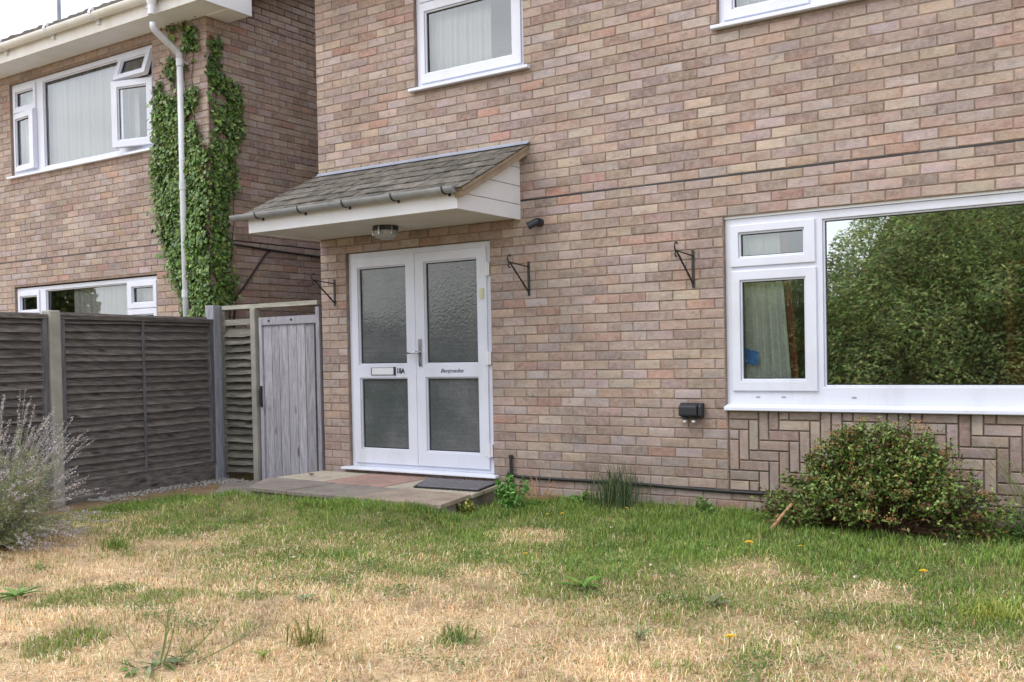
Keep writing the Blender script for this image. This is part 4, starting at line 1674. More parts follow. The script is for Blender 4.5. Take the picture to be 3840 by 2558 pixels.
def lap_slat(length, h, name, parent, mat, place, sag=0.0):
    n = 9
    vs = []
    ph, ph2 = random.random() * 6, random.random() * 6
    for i in range(n + 1):
        t = i / n
        wob = 0.0035 * math.sin(ph + t * 5) + 0.0025 * math.sin(ph2 + t * 13) - sag * math.sin(PI * t)
        wt = 0.004 * math.sin(ph2 + t * 4) - sag * math.sin(PI * t)
        for (o, z) in ((0.050, wob), (0.026, wob * 0.6 + h * 0.36), (-0.014, h + wt), (-0.022, h + wt), (0.040, wob)):
            vs.append(place(t * length, o, z))
    fs = []
    for i in range(n):
        for k in range(5):
            fs.append((5 * i + k, 5 * i + (k + 1) % 5, 5 * i + 5 + (k + 1) % 5, 5 * i + 5 + k))
    fs += [(4, 3, 2, 1, 0), tuple(range(5 * n, 5 * n + 5))]
    b = MB()
    b.raw(vs, fs)
    return b.build(name, mat, parent)


def lap_panel(u0, u1, z0, z1, label):
    pn = thing('panel', fr((u0 + u1) / 2, 0, z0), parent=fence)
    pn['label'] = label
    z = z0 + 0.11
    while z < z1 - 0.06:
        lap_slat(u1 - u0 - 0.036, 0.098, 'slat', pn, M['slat'], lambda a, o, q, z=z: fr(u0 + 0.01 + a, o, z + q), random.uniform(-0.004, 0.007))
        z += 0.0705 + random.uniform(-0.003, 0.003)
    for uu in (u0 + 0.002, (u0 + u1) / 2 - 0.014, u1 - 0.032):
        b = MB()
        end = uu < u0 + 0.01 or uu > u1 - 0.06
        if end:
            b.box(u0 + 0.002 if uu < u0 + 0.01 else u1 - 0.046, u0 + 0.046 if uu < u0 + 0.01 else u1 - 0.002, -0.03, 0.056, z0 + 0.1, z1 - 0.03, fr=fr)
        else:
            b.box(uu, uu + 0.024, 0.044, 0.06, z0 + 0.1, z1 - 0.03, fr=fr)
        b.build('batten', M['batten'], pn, bevel=0.002)
    b = MB()
    b.box(u0, u1, -0.012, 0.062, z1 - 0.045, z1 - 0.004, fr=fr)
    b.build('top_rail', M['slat'], pn, bevel=0.003)
    b = MB()
    b.box(u0, u1, 0.002, 0.034, z0 - 0.16, z0 + 0.14, fr=fr)
    b.build('gravel_board', M['slat'], pn, bevel=0.003)


lap_panel(0.098, 1.95, 0.02, 1.617, 'lap board panel between the concrete post and the gate')
lap_panel(-1.86, -0.03, 0.02, 1.617, 'lap board panel nearest the camera behind the lavender')
for (ua, ub, zt) in ((-0.022, 0.088, 1.648), (-1.98, -1.87, 1.648)):
    b = MB()
    b.box(ua, ub, -0.035, 0.08, -0.15, zt, fr=fr)
    b.build('post', M['concrete'], fence, bevel=0.012)
b = MB()
b.box(1.955, 2.075, -0.06, 0.055, -0.15, 1.76, fr=fr)
b.build('post', M['post'], fence, bevel=0.008)

side = thing('side_panel', (-1.2, 0.03, -0.06), 'short narrow lap board panel between the fence post and the gate', 'fence')
for k, (xa, xb, ya, yb, za, zb, m_) in enumerate(((-1.512, -1.452, -0.02, 0.06, -0.1, 1.755, 'post'), (-0.988, -0.918, -0.025, 0.06, -0.1, 1.708, 'rail'))):
    b = MB()
    b.box(xa, xb, ya, yb, za, zb)
    b.build('post', M['post'] if m_ == 'post' else M['concrete'], side, bevel=0.006)
b = MB()
b.box(-1.43, -0.045, -0.012, 0.05, 1.708, 1.752)
b.build('head_rail', M['rail'], side, bevel=0.004)
b = MB()
b.box(-1.45, -1.40, 0.0, 0.05, 0.0, 1.70)
b.box(-1.0, -0.99, 0.0, 0.05, 0.0, 1.60)
b.build('stile', M['slat_x'], side, bevel=0.003)
b = MB()
b.box(-1.40, -1.0, 0.002, 0.05, 1.545, 1.605)
b.build('top_rail', M['rail'], side, bevel=0.003)
z = 0.02
while z < 1.50:
    lap_slat(0.40, 0.095, 'slat', side, M['slat_x'], lambda a, o, q, z=z: (-1.40 + a, 0.03 - o, z + q))
    z += 0.079 + random.uniform(-0.004, 0.004)

gate = thing('garden_gate', (-0.47, 0.03, -0.06), 'silver grey boarded wooden gate beside the brick house corner', 'gate')
gx0, gx1 = -0.845, -0.085
edges = [gx0]
while edges[-1] < gx1 - 0.05:
    edges.append(min(gx1, edges[-1] + random.choice((0.105, 0.125, 0.115))))
for a, b_ in zip(edges[:-1], edges[1:]):
    b = MB()
    y_ = random.uniform(0.018, 0.022)
    b.box(a + 0.003, b_ - 0.003, y_, 0.04, -0.05 + random.uniform(0, 0.02), 1.53)
    b.build('board', M['gate'], gate, bevel=0.003)
b = MB()
b.box(gx0, gx1, 0.003, 0.04, 1.532, 1.612)
b.build('top_rail', M['gate'], gate, bevel=0.003)
b = MB()
b.box(gx0 - 0.045, gx0 - 0.002, 0.002, 0.045, -0.06, 1.612)
b.build('stile', M['gate'], gate, bevel=0.003)
b = MB()
b.box(gx1 + 0.002, -0.036, 0.0, 0.045, -0.06, 1.69)
b.build('stile', M['gate'], gate, bevel=0.003)
b = MB()
b.box(-0.872, -0.852, -0.012, 0.002, 0.70, 0.915)
b.tube([(-0.862, -0.012, 0.72), (-0.862, -0.035, 0.745), (-0.862, -0.035, 0.87), (-0.862, -0.012, 0.895)], 0.007, 8)
b.build('handle', M['black_metal'], gate)
for bx, bz in ((-0.74, 1.575), (-0.42, 1.578)):
    b = MB()
    b.cyl((bx, -0.002, bz), 0.012, 0.006, 'y', 12)
    b.build('bolt', M['black_metal'], gate)

# gravel and pebbles along the foot of the fence
vs_, fs_ = [], []
b = MB()
k = 0
while k < 620:
    t = random.random()
    u = 0.35 + 1.7 * t
    o = abs(random.gauss(0, 0.13)) + 0.04
    if random.random() < 0.25:
        q = (random.uniform(-1.42, -0.95), random.uniform(-0.35, 0.0))
    else:
        p = F0 + FD * u + FN * o
        q = (p.x, p.y)
    s = random.uniform(0.008, 0.022)
    z = float(gz(q[0], q[1])) + s * 0.3
    c = Vector((q[0], q[1], z))
    dirs = [Vector(d).normalized() for d in ((1, 0, 0.1), (0.2, 1, 0), (-1, 0.2, 0), (0, -1, 0.15), (0.1, 0, 0.8), (0, 0.1, -0.7))]
    vs = [c + d * s * random.uniform(0.6, 1.2) for d in dirs]
    b.raw(vs, [(0, 1, 4), (1, 2, 4), (2, 3, 4), (3, 0, 4), (1, 0, 5), (2, 1, 5), (3, 2, 5), (0, 3, 5)])
    k += 1
tag(b.build('gravel', M['stone']), 'loose pale gravel along the foot of the fence', 'gravel', kind='stuff')

# ------------------------------------------------------------------ ivy on the corner of the left house
IVF = [(-2.155, 4.82), (-1.697, 4.80), (-1.732, 4.536), (-1.814, 4.273), (-1.717, 4.01), (-1.744, 3.614), (-1.612, 3.365), (-1.57, 3.282), (-1.57, 1.3),
       (-1.915, 1.3), (-1.97, 1.653), (-2.029, 1.846), (-2.187, 2.203), (-2.339, 2.452), (-2.369, 2.663), (-2.453, 3.071), (-2.496, 3.269),
       (-2.478, 3.411), (-2.421, 3.548), (-2.405, 4.20), (-2.25, 4.33), (-2.15, 4.45)]
IVS = [(0.0, 4.463), (0.12, 4.60), (0.17, 4.62), (0.135, 4.394), (0.118, 4.245), (0.254, 4.197), (0.411, 4.105), (0.437, 3.952), (0.382, 3.816), (0.418, 3.664),
       (0.312, 3.489), (0.287, 3.328), (0.32, 3.097), (0.194, 2.878), (0.136, 2.592), (0.201, 2.473), (0.166, 2.299), (0.13, 2.11), (0.287, 2.056), (0.242, 1.865),
       (0.1, 1.764), (0.02, 1.3), (0.0, 1.3)]
IVH = [(-0.008, 3.896), (0.10, 4.016), (0.11, 3.616), (0.06, 3.451), (-0.02, 3.435)]
ivy = thing('ivy', (-1.7, -0.05, -0.05), 'dense green ivy climbing the corner of the left house around the downpipe', 'ivy')


def ivy_patch(poly, holes, n, side):
    P = np.array(poly)
    A = rng.uniform(P.min(0) - 0.05, P.max(0) + 0.05, (n, 2))
    J = A + rng.normal(0, 0.045, A.shape)
    ok = inside(J[:, 0], J[:, 1], poly)
    for h in holes:
        ok &= ~(inside(J[:, 0], J[:, 1], h) & (rng.random(n) < 0.8))
    gap = fbm(A[:, 0] + side * 7, A[:, 1], 5.0, 40)
    ok &= rng.random(n) < np.where(A[:, 1] > 4.15, 0.85, 1.0) * sst(0.16 + 0.16 * sst(3.5, 4.3, A[:, 1]), 0.34 + 0.16 * sst(3.5, 4.3, A[:, 1]), gap)
    A = A[ok]
    n = len(A)
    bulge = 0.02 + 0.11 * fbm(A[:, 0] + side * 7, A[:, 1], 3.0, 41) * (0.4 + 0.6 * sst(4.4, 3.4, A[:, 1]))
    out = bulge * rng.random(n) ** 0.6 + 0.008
    if side:
        C = np.stack([CX + out, A[:, 0], A[:, 1]], 1)
        N = np.array([1.0, 0, 0])
    else:
        C = np.stack([A[:, 0], -out, A[:, 1]], 1)
        N = np.array([0, -1.0, 0])
    Nn = unit(N[None] + np.array([0, 0, 0.45])[None] + rng.normal(0, 0.42, (n, 3)))
    D = np.array([0, 0, -1.0])[None] + rng.normal(0, 0.5, (n, 3))
    L = rng.uniform(0.022, 0.056, n)
    col = pick([(112, 140, 70), (94, 126, 62), (130, 156, 86), (74, 104, 56), (152, 168, 108)], n, [5, 5, 2.5, 4, 1.2], 0.2)
    col *= (0.62 + 0.5 * np.clip(out / 0.11, 0, 1))[:, None]  # depth shade painted into the colour: leaves close to the wall darker
    return leaves(C, Nn, D, L, L * 0.95, col, lobed=True)


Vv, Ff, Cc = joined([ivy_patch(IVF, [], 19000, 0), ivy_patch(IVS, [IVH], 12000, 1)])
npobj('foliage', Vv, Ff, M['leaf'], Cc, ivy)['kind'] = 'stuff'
b = MB()
for (x, y, zt) in ((-2.05, -0.008, 4.8), (-1.95, -0.008, 4.6), (-1.8, -0.008, 4.7), (-2.2, -0.008, 4.0), (-1.65, -0.008, 3.4), (CX + 0.008, 0.06, 4.5), (CX + 0.008, 0.2, 4.1), (CX + 0.008, 0.3, 3.6),
                   (CX + 0.008, 0.1, 4.55), (CX + 0.008, 0.33, 4.3), (CX + 0.008, 0.42, 4.35)):
    pts = []
    z = 0.0
    xo = 0
    while z < zt:
        xo += random.uniform(-0.03, 0.03)
        f = z / zt
        if y < 0:
            pts.append((-1.75 + (x + 1.75) * f + xo, y, z))
        else:
            pts.append((x, max(0.02, 0.05 + (y - 0.05) * f + xo), z))
        z += 0.15
    b.tube(pts, [0.009 * (1 - 0.7 * i / len(pts)) for i in range(len(pts))], 5)
b.build('stem', M['stem'], ivy)


# ------------------------------------------------------------------ plants
def shoots(center, radii, n, base_r, lean=(0, 0), zpow=0.8, seed_len=(0.75, 1.05)):
    """shoots from a small base to the surface of a dome; returns list of paths"""
    out = []
    for i in range(n):
        az = random.uniform(0, 2 * PI)
        el = math.asin(random.random() ** zpow)
        d = Vector((math.cos(az) * math.cos(el) * radii[0], math.sin(az) * math.cos(el) * radii[1], math.sin(el) * radii[2]))
        d *= random.uniform(*seed_len)
        r0 = base_r * math.sqrt(random.random())
        p0 = Vector((center[0] + r0 * math.cos(az) * radii[0], center[1] + r0 * math.sin(az) * radii[1], center[2]))
        p2 = Vector(center) + d + Vector((lean[0] * d.z, lean[1] * d.z, 0))
        p1 = (p0 + p2) / 2 + Vector((-d.x * 0.12, -d.y * 0.12, 0.12 * radii[2])) + Vector((random.gauss(0, 0.03), random.gauss(0, 0.03), random.gauss(0, 0.03)))
        path = []
        for k in range(7):
            t = k / 6
            path.append(p0 * (1 - t) ** 2 + p1 * 2 * t * (1 - t) + p2 * t * t)
        out.append(path)
    return out


def path_at(paths, i, t):
    P = np.array([[tuple(q) for q in p] for p in paths])
    f = t * 6
    k = np.clip(f.astype(int), 0, 5)
    w_ = (f - k)[:, None]
    return P[i, k] * (1 - w_) + P[i, k + 1] * w_, P[i, k + 1] - P[i, k]


bush = thing('shrub', (5.35, -0.42, -0.04), 'rounded green shrub with browned flower heads in front of the herringbone brick panel', 'shrub')
bp = shoots((5.36, -0.40, -0.03), (0.66, 0.36, 0.745), 440, 0.30, (0, 0), 0.62, (0.80, 1.04))
bp += shoots((5.30, -0.38, 0.0), (0.90, 0.31, 0.44), 170, 0.3, (0, 0), 0.7, (0.75, 1.05))
b = MB()
for p in bp:
    b.tube(p, [0.0045 * (1 - 0.75 * k / 6) for k in range(7)], 4, caps=False)
b.build('stem', M['stem'], bush)
n = 46000
i = rng.integers(0, len(bp), n)
t = rng.random(n) ** 0.42 * 0.62 + 0.39
C, D = path_at(bp, i, t)
C += rng.normal(0, 0.022, C.shape)
C[:, 2] = np.maximum(C[:, 2], -0.02)
clump = fbm(C[:, 0] * 1.3 + C[:, 2] * 0.6, C[:, 2] * 1.3 - C[:, 1] * 1.7, 6.5, 43)
low = sst(0.26, 0.06, C[:, 2]) * sst(0.62, 0.3, np.abs(C[:, 0] - 5.45))
ok = (C[:, 1] < -0.03) & (rng.random(len(C)) < sst(0.30, 0.46, clump)) & (rng.random(len(C)) > 0.85 * low)
C, D, t = C[ok], D[ok], t[ok]
n = len(C)
N = unit(rand_dirs(n) + np.array([0, -0.2, 0.9]))
col = pick([(116, 138, 66), (134, 154, 78), (92, 114, 58), (154, 164, 90), (136, 96, 58), (98, 66, 50)], n, [5, 3.6, 6, 0.9, 1.3, 1.5], 0.2)
col *= 0.9 * (0.7 + 0.55 * fbm(C[:, 0] * 1.0 + C[:, 2], C[:, 2] + C[:, 1], 5.0, 47))[:, None]
inner_leaf = t < 0.5  # leaves on the lower half of each shoot take darker tones
col[inner_leaf] = pick([(62, 54, 38), (78, 62, 44), (52, 62, 36)], inner_leaf.sum())
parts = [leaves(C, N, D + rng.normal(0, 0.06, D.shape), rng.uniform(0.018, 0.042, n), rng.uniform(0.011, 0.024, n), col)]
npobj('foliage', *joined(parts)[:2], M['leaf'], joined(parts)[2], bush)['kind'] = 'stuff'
tips = [p[-1] for p in bp if p[-1].z > 0.12]
random.shuffle(tips)
parts = []
for q in tips[:58]:
    m_ = 46
    q = np.array(q) + np.array([0, -0.01, 0.01])
    off = rng.normal(0, 1, (m_, 3)) * np.array([0.026, 0.022, 0.010])
    parts.append(leaves(q + off, unit(rand_dirs(m_) + np.array([0, -0.3, 0.8])), rand_dirs(m_), 0.011, 0.008, pick([(176, 130, 78), (150, 106, 66), (192, 150, 98), (124, 86, 60)], m_)))
J = joined(parts)
npobj('flower_heads', J[0], J[1], M['leaf'], J[2], bush)['kind'] = 'stuff'
st = MB()
st.tube([(4.66, -0.62, -0.03), (4.72, -0.58, 0.06), (4.79, -0.53, 0.16)], [0.014, 0.013, 0.011], 8)
tag(st.build('cut_branch', M['cutwood'], smooth=True), 'bare cut branch leaning against the left side of the shrub', 'stick')
# wiry shoots right of the shrub
b = MB()
for k in range(16):
    x = random.uniform(5.9, 6.35)
    h = random.uniform(0.3, 0.6)
    y = random.uniform(-0.28, -0.1)
    b.tube([(x + 0.12, y, -0.03), (x, y - 0.02, h * 0.5), (x - random.uniform(0.05, 0.3), y - 0.03, h)], [0.004, 0.003, 0.0015], 4, caps=False)
tag(b.build('wiry_stems', M['green_stem']), 'thin wiry green stems against the brick panel right of the shrub', 'plant')

# lavender at the left edge
lav = thing('lavender', (0.15, -3.35, -0.06), 'large grey green lavender with faded flower spikes at the left edge', 'lavender')
lp_ = shoots((0.10, -3.38, -0.05), (1.02, 0.82, 1.06), 480, 0.22, (0, 0), 0.75, (0.62, 1.08))
lp_ += shoots((0.10, -3.38, -0.02), (0.95, 0.75, 0.16), 60, 0.2, (0, 0), 1.3, (0.7, 1.0))
b = MB()
for p in lp_:
    c0, c1 = lin(104, 100, 74)[:3], lin(150, 142, 108)[:3]
    b.tube(p, [0.0028, 0.0026, 0.0024, 0.002, 0.0018, 0.0016, 0.0014], 3, caps=False)
b.build('stem', M['rail'], lav)
n = 30000
i = rng.integers(0, len(lp_), n)
t = rng.random(n) ** 0.8 * 0.66 + 0.02
C, D = path_at(lp_, i, t)
C += rng.normal(0, 0.011, C.shape)
N = unit(rand_dirs(n) + np.array([0, 0, 0.3]))
Dn = unit(D) + rng.normal(0, 0.45, D.shape)
col = pick([(150, 162, 116), (170, 176, 142), (128, 142, 92), (182, 186, 154), (146, 154, 88)], n)
parts = [leaves(C, N, Dn, rng.uniform(0.022, 0.042, n), rng.uniform(0.0035, 0.006, n), col)]
n = 16000
i = rng.integers(0, len(lp_), n)
t = 0.80 + 0.2 * rng.random(n)
C, D = path_at(lp_, i, t)
C += rng.normal(0, 0.0055, C.shape)
col = pick([(176, 166, 174), (196, 188, 194), (156, 144, 164), (170, 158, 144), (208, 202, 208)], n)
parts.append(leaves(C, rand_dirs(n), D + rng.normal(0, 0.05, D.shape), rng.uniform(0.008, 0.016, n), rng.uniform(0.005, 0.009, n), col))
J = joined(parts)
npobj('foliage', J[0], J[1], M['leaf'], J[2], lav)['kind'] = 'stuff'


def blades(X, Y, H, Wd, lean, cols, zoff=0.0, bend=0.5):
    """grass blades: five vertices, three triangles each"""
    n = len(X)
    Z = gz(X, Y) + zoff
    az = rng.uniform(0, 2 * PI, n)
    fx, fy = np.cos(az), np.sin(az)
    sx, sy = -fy, fx
    sl = np.broadcast_to(lean, (n,)) * rng.uniform(0.5, 1.5, n)
    sl = np.clip(sl, 0, 1.5)
    a1 = sl * (0.6 + 0.36 * sst(0.95, 1.35, sl))
    h1, r1 = np.cos(a1) * H * 0.55, np.sin(a1) * H * 0.55
    h2, r2 = h1 + np.cos(sl * (1 + bend)) * H * 0.45, r1 + np.sin(np.minimum(sl * (1 + bend), 1.57)) * H * 0.45
    w2 = Wd / 2
    P = np.stack([
        np.stack([X - sx * w2, Y - sy * w2, Z - 0.004], 1), np.stack([X + sx * w2, Y + sy * w2, Z - 0.004], 1),
        np.stack([X + fx * r1 - sx * w2 * 0.8, Y + fy * r1 - sy * w2 * 0.8, Z + h1], 1), np.stack([X + fx * r1 + sx * w2 * 0.8, Y + fy * r1 + sy * w2 * 0.8, Z + h1], 1),
        np.stack([X + fx * r2, Y + fy * r2, Z + np.maximum(h2, 0.004)], 1)], 1)
    T = np.array([(0, 1, 3), (0, 3, 2), (2, 3, 4)])
    F = (np.arange(n)[:, None, None] * 5 + T[None]).reshape(-1, 3)
    c = np.repeat(cols, 5, 0).reshape(n, 5, 3)
    return P.reshape(-1, 3), F, c.reshape(-1, 3)


# lawn: every blade a real face; lush along the house, scorched straw further out
LAWN = [(2.0, -6.2), (6.6, -5.8), (8.6, -2.5), (8.4, -0.01), (2.2, -0.01), (2.42, -1.27), (0.3, -1.22), (-0.1, -0.95), (-0.72, -1.05), (-0.68, -2.3), (-0.62, -3.6)]
n = 760000
X = rng.uniform(-0.8, 8.6, n)
Y = rng.uniform(-6.2, 0.0, n)
ok = inside(X, Y, LAWN)
ok &= ~inside(X, Y, [(x * 0.985 + 0.015 if x > 1 else x, y * 0.985) for x, y in SLAB])
dist = np.hypot(X - CAM[0], Y - CAM[1])
ok &= (dist > 1.9)
bare = fbm(X, Y, 3.2, 51)
g = green_map(X, Y)
soil_bush = sst(0.5, 0.2, np.hypot((X - 5.6) / 1.5, (Y + 0.35) / 0.75))
ok &= rng.random(n) < (0.42 + 0.58 * sst(0.34, 0.52, bare)) * (1 - 0.8 * soil_bush) * np.where(g > 0.5, 1.0, 0.9)
X, Y, g, dist = X[ok], Y[ok], g[ok], dist[ok]
n = len(X)
isg = rng.random(n) < np.clip((g * 0.94 + 0.035) * (0.55 + 0.75 * fbm(X, Y, 6.0, 63)), 0, 1)
tuft = fbm(X, Y, 6.0, 61)
H = np.where(isg, rng.uniform(0.020, 0.050, n) * (0.5 + 0.95 * tuft) * (0.62 + 0.45 * g + 0.5 * g * sst(-1.9, -0.6, Y)), rng.uniform(0.022, 0.062, n))
edge = sst(-1.0, -0.1, Y) * (X > 2.2) + (np.abs(Y + 1.35) < 0.16) * (X < 2.6)
H *= 1 + 0.35 * np.clip(edge, 0, 1) * isg
Wd = np.where(isg, rng.uniform(0.0028, 0.0052, n), rng.uniform(0.0022, 0.0042, n))
lean = np.where(isg, rng.uniform(0.4, 1.4, n), rng.uniform(1.25, 1.62, n))
gcol = pick([(122, 150, 68), (104, 136, 58), (142, 164, 84), (90, 120, 52), (156, 164, 92), (124, 152, 96)], n, [5, 5, 4, 3, 3, 2.5], 0.16)
tone = fbm(X, Y, 1.7, 71)
gcol *= (0.78 + 0.42 * tone)[:, None]
dry = np.clip(1 - g, 0, 1)[:, None] * rng.random((n, 1))
gcol = gcol * (1 - 0.45 * dry) + np.array(lin(176, 158, 98)[:3]) * 0.45 * dry
scol = pick([(232, 206, 170), (222, 190, 148), (242, 224, 194), (202, 168, 130), (228, 210, 182), (170, 136, 104)], n, [5, 4, 4, 3, 3, 2.0], 0.14)
scol *= np.array([1.04, 1.05, 1.04])[None]
scol *= (0.72 + 0.5 * fbm(X, Y, 2.6, 81))[:, None]
scol *= (1 - 0.35 * sst(0.62, 0.75, fbm(X, Y, 4.1, 83)))[:, None]
cols = np.where(isg[:, None], gcol, scol)
J = blades(X, Y, H, Wd, lean, cols)
tag(npobj('grass', J[0], J[1], M['grass'], J[2]), 'lawn grass, green by the house and scorched to straw in front', 'grass', kind='stuff')

# taller wisps, seed stalks and clover scattered in the lawn
n = 1500
X = rng.uniform(0.2, 8.0, n)
Y = rng.uniform(-5.6, -0.15, n)
ok = inside(X, Y, LAWN) & ~inside(X, Y, SLAB) & (np.hypot(X - CAM[0], Y - CAM[1]) > 2.6) & (rng.random(n) < 0.25 + 0.75 * sst(0.45, 0.6, fbm(X, Y, 1.5, 91)))
X, Y = X[ok], Y[ok]
n = len(X)
J1 = blades(X, Y, rng.uniform(0.07, 0.19, n), rng.uniform(0.0018, 0.0032, n), rng.uniform(0.1, 0.7, n), pick([(186, 164, 108), (150, 146, 84), (120, 132, 70), (204, 186, 140)], n))
n = 12000
cx = rng.uniform(0.5, 8.0, 150)
cy = rng.uniform(-4.2, -0.4, 150)
k = rng.integers(0, 150, n)
X = cx[k] + rng.normal(0, 0.055, n)
Y = cy[k] + rng.normal(0, 0.055, n)
ok = inside(X, Y, LAWN) & ~inside(X, Y, SLAB)
X, Y = X[ok], Y[ok]
n = len(X)
C = np.stack([X, Y, gz(X, Y) + rng.uniform(0.008, 0.04, n)], 1)
J2 = leaves(C, unit(rand_dirs(n) * 0.7 + np.array([0, 0, 1.0])), rand_dirs(n), rng.uniform(0.008, 0.016, n), rng.uniform(0.007, 0.014, n), pick([(96, 122, 66), (112, 138, 86), (80, 108, 56), (130, 146, 104)], n))
parts = [J1, J2]
for k in range(150):
    x, y = random.uniform(0.8, 7.2), random.uniform(-5.2, -2.1)
    m_ = random.randint(14, 46)
    q = rng.normal(0, random.uniform(0.02, 0.07), (m_, 2))
    parts.append(blades(x + q[:, 0], y + q[:, 1], rng.uniform(0.02, 0.085, m_), rng.uniform(0.002, 0.004, m_), rng.uniform(0.4, 1.3, m_),
                        pick([(122, 144, 74), (140, 156, 92), (104, 130, 64), (164, 166, 100)], m_)))
m_ = 80
X = rng.uniform(2.5, 7.0, 16)[np.repeat(np.arange(16), 5)] + rng.normal(0, 0.006, m_)
Y = rng.uniform(-3.6, -0.7, 16)[np.repeat(np.arange(16), 5)] + rng.normal(0, 0.006, m_)
parts.append(leaves(np.stack([X, Y, gz(X, Y) + 0.045], 1), unit(rand_dirs(m_) + np.array([0, 0, 1.0])), rand_dirs(m_), 0.016, 0.012, pick([(226, 222, 206), (214, 206, 190)], m_)))
J = joined(parts)
tag(npobj('ground_cover', J[0], J[1], M['grass'], J[2]), 'clover and taller seed stalks scattered through the lawn', 'grass', kind='stuff')


def rosette(name, x, y, r, nl, label, pal, up=0.35, wid=0.17, cat='weed', group=None):
    t = thing(name, (x, y, float(gz(x, y))), label, cat, group)
    az = np.linspace(0, 2 * PI, nl, endpoint=False) + rng.uniform(-0.25, 0.25, nl)
    parts = []
    z = float(gz(x, y)) + 0.01
    for a in az:
        L = r * random.uniform(0.6, 1.1)
        e = random.uniform(0.05, up)
        c = pick(pal, 1)[0]
        prev = None
        segs = 5
        pts = []
        for k in range(segs + 1):
            s = k / segs
            hh = L * (s * math.sin(e) * 1.6 - s * s * math.sin(e) * 0.9)
            wv = wid * L * (math.sin(PI * min(1, s * 0.93 + 0.07)) ** 0.8) * (0.8 + 0.35 * (k % 2))
            p = np.array([x + math.cos(a) * L * s * math.cos(e), y + math.sin(a) * L * s * math.cos(e), z + hh])
            sd_ = np.array([-math.sin(a), math.cos(a), 0])
            pts += [p - sd_ * wv / 2 + np.array([0, 0, wv * 0.2]), p, p + sd_ * wv / 2 + np.array([0, 0, wv * 0.2])]
        V_ = np.array(pts)
        F_ = []
        for k in range(segs):
            for q in (0, 1):
                i0 = 3 * k + q
                F_ += [(i0, i0 + 1, i0 + 4), (i0, i0 + 4, i0 + 3)]
        parts.append((V_, np.array(F_), np.repeat(c[None], len(V_), 0)))
    J = joined(parts)
    npobj('leaves', J[0], J[1], M['leaf'], J[2], t)['kind'] = 'stuff'
    return t


GP = [(92, 132, 54), (76, 116, 46), (112, 148, 66)]
PP = [(120, 132, 96), (104, 118, 80), (136, 144, 108)]
rosette('weed_rosette', 1.846, -4.165, 0.15, 22, 'bright green broad-leaved weed rosette at the left edge of the dry lawn', GP, 0.5)
rosette('weed_rosette', 4.415, -2.661, 0.15, 16, 'glossy green weed rosette in the middle of the lawn below the doormat corner', GP, 0.8)
rosette('weed_rosette', 3.355, -3.567, 0.10, 16, 'pale grey green weed rosette in the straw left of centre', PP, 0.5)
rosette('weed_rosette', 3.93, -4.35, 0.07, 12, 'small yellow green weed beside the coarse grass tuft', [(140, 150, 70), (120, 138, 60)], 0.9)
rosette('weed_rosette', 5.12, -2.66, 0.11, 14, 'pale weed rosette in the right half of the lawn', PP, 0.6)
rosette('weed_rosette', 5.044, -3.276, 0.09, 14, 'grey green weed in the dry lawn right of centre', PP, 0.7)
rosette('weed_rosette', 3.10, -3.73, 0.05, 7, 'single upright weed with a brown leaf in the straw', [(150, 130, 60), (110, 110, 60)], 1.3)


def tuft(x, y, nb, h, r, pal, label, name='grass_tuft', lean=0.55, w0=0.006):
    X = x + rng.normal(0, r, nb)
    Y = y + rng.normal(0, r, nb)
    J = blades(X, Y, rng.uniform(0.45, 1.0, nb) * h, rng.uniform(0.6, 1.2, nb) * w0, lean, pick(pal, nb))
    return tag(npobj(name, J[0], J[1], M['grass'], J[2]), label, 'grass tuft')


tuft(3.93, -4.13, 70, 0.20, 0.032, [(112, 128, 62), (134, 146, 78), (170, 158, 100), (92, 108, 54)], 'coarse green grass tuft in the bottom straw left of centre', lean=0.95)
tuft(3.31, -0.22, 240, 0.46, 0.095, [(70, 92, 62), (88, 108, 74), (60, 82, 54), (112, 122, 84)], 'tall blue green grass clump against the brick wall', lean=0.4, w0=0.007)
tuft(6.27, -2.25, 170, 0.15, 0.07, [(150, 160, 70), (132, 148, 62), (176, 176, 96)], 'yellow green grass tuft at the right edge of the lawn', lean=0.85)
tuft(4.42, -3.72, 60, 0.12, 0.036, [(116, 134, 76), (138, 150, 96)], 'soft green grass tuft in the straw at the bottom centre', lean=0.6)
tuft(1.05, -3.02, 120, 0.13, 0.05, [(96, 124, 52), (112, 138, 62)], 'fresh green grass tuft beside the lavender', lean=0.5)


def leafy(x, y, r, h, n, pal, label, name='leafy_weed'):
    t = thing(name, (x, y, float(gz(x, y))), label, 'weed')
    z = float(gz(x, y))
    pp = shoots((x, y, z), (r, r * 0.8, h), 26, 0.2, (0, 0), 0.7, (0.7, 1.05))
    b = MB()
    for p in pp:
        b.tube(p, [0.003] * 7, 4, caps=False)
    b.build('stem', M['green_stem'], t)
    i = rng.integers(0, len(pp), n)
    tt = rng.random(n) ** 0.6
    C, D = path_at(pp, i, tt)
    C += rng.normal(0, 0.012, C.shape)
    C[:, 1] = np.minimum(C[:, 1], -0.02)
    L = rng.uniform(0.02, 0.045, n)
    J = leaves(C, unit(rand_dirs(n) + np.array([0, -0.3, 0.9])), D + rng.normal(0, 0.1, D.shape), L, L * 0.55, pick(pal, n, None, 0.15))
    npobj('leaves', J[0], J[1], M['leaf'], J[2], t)['kind'] = 'stuff'


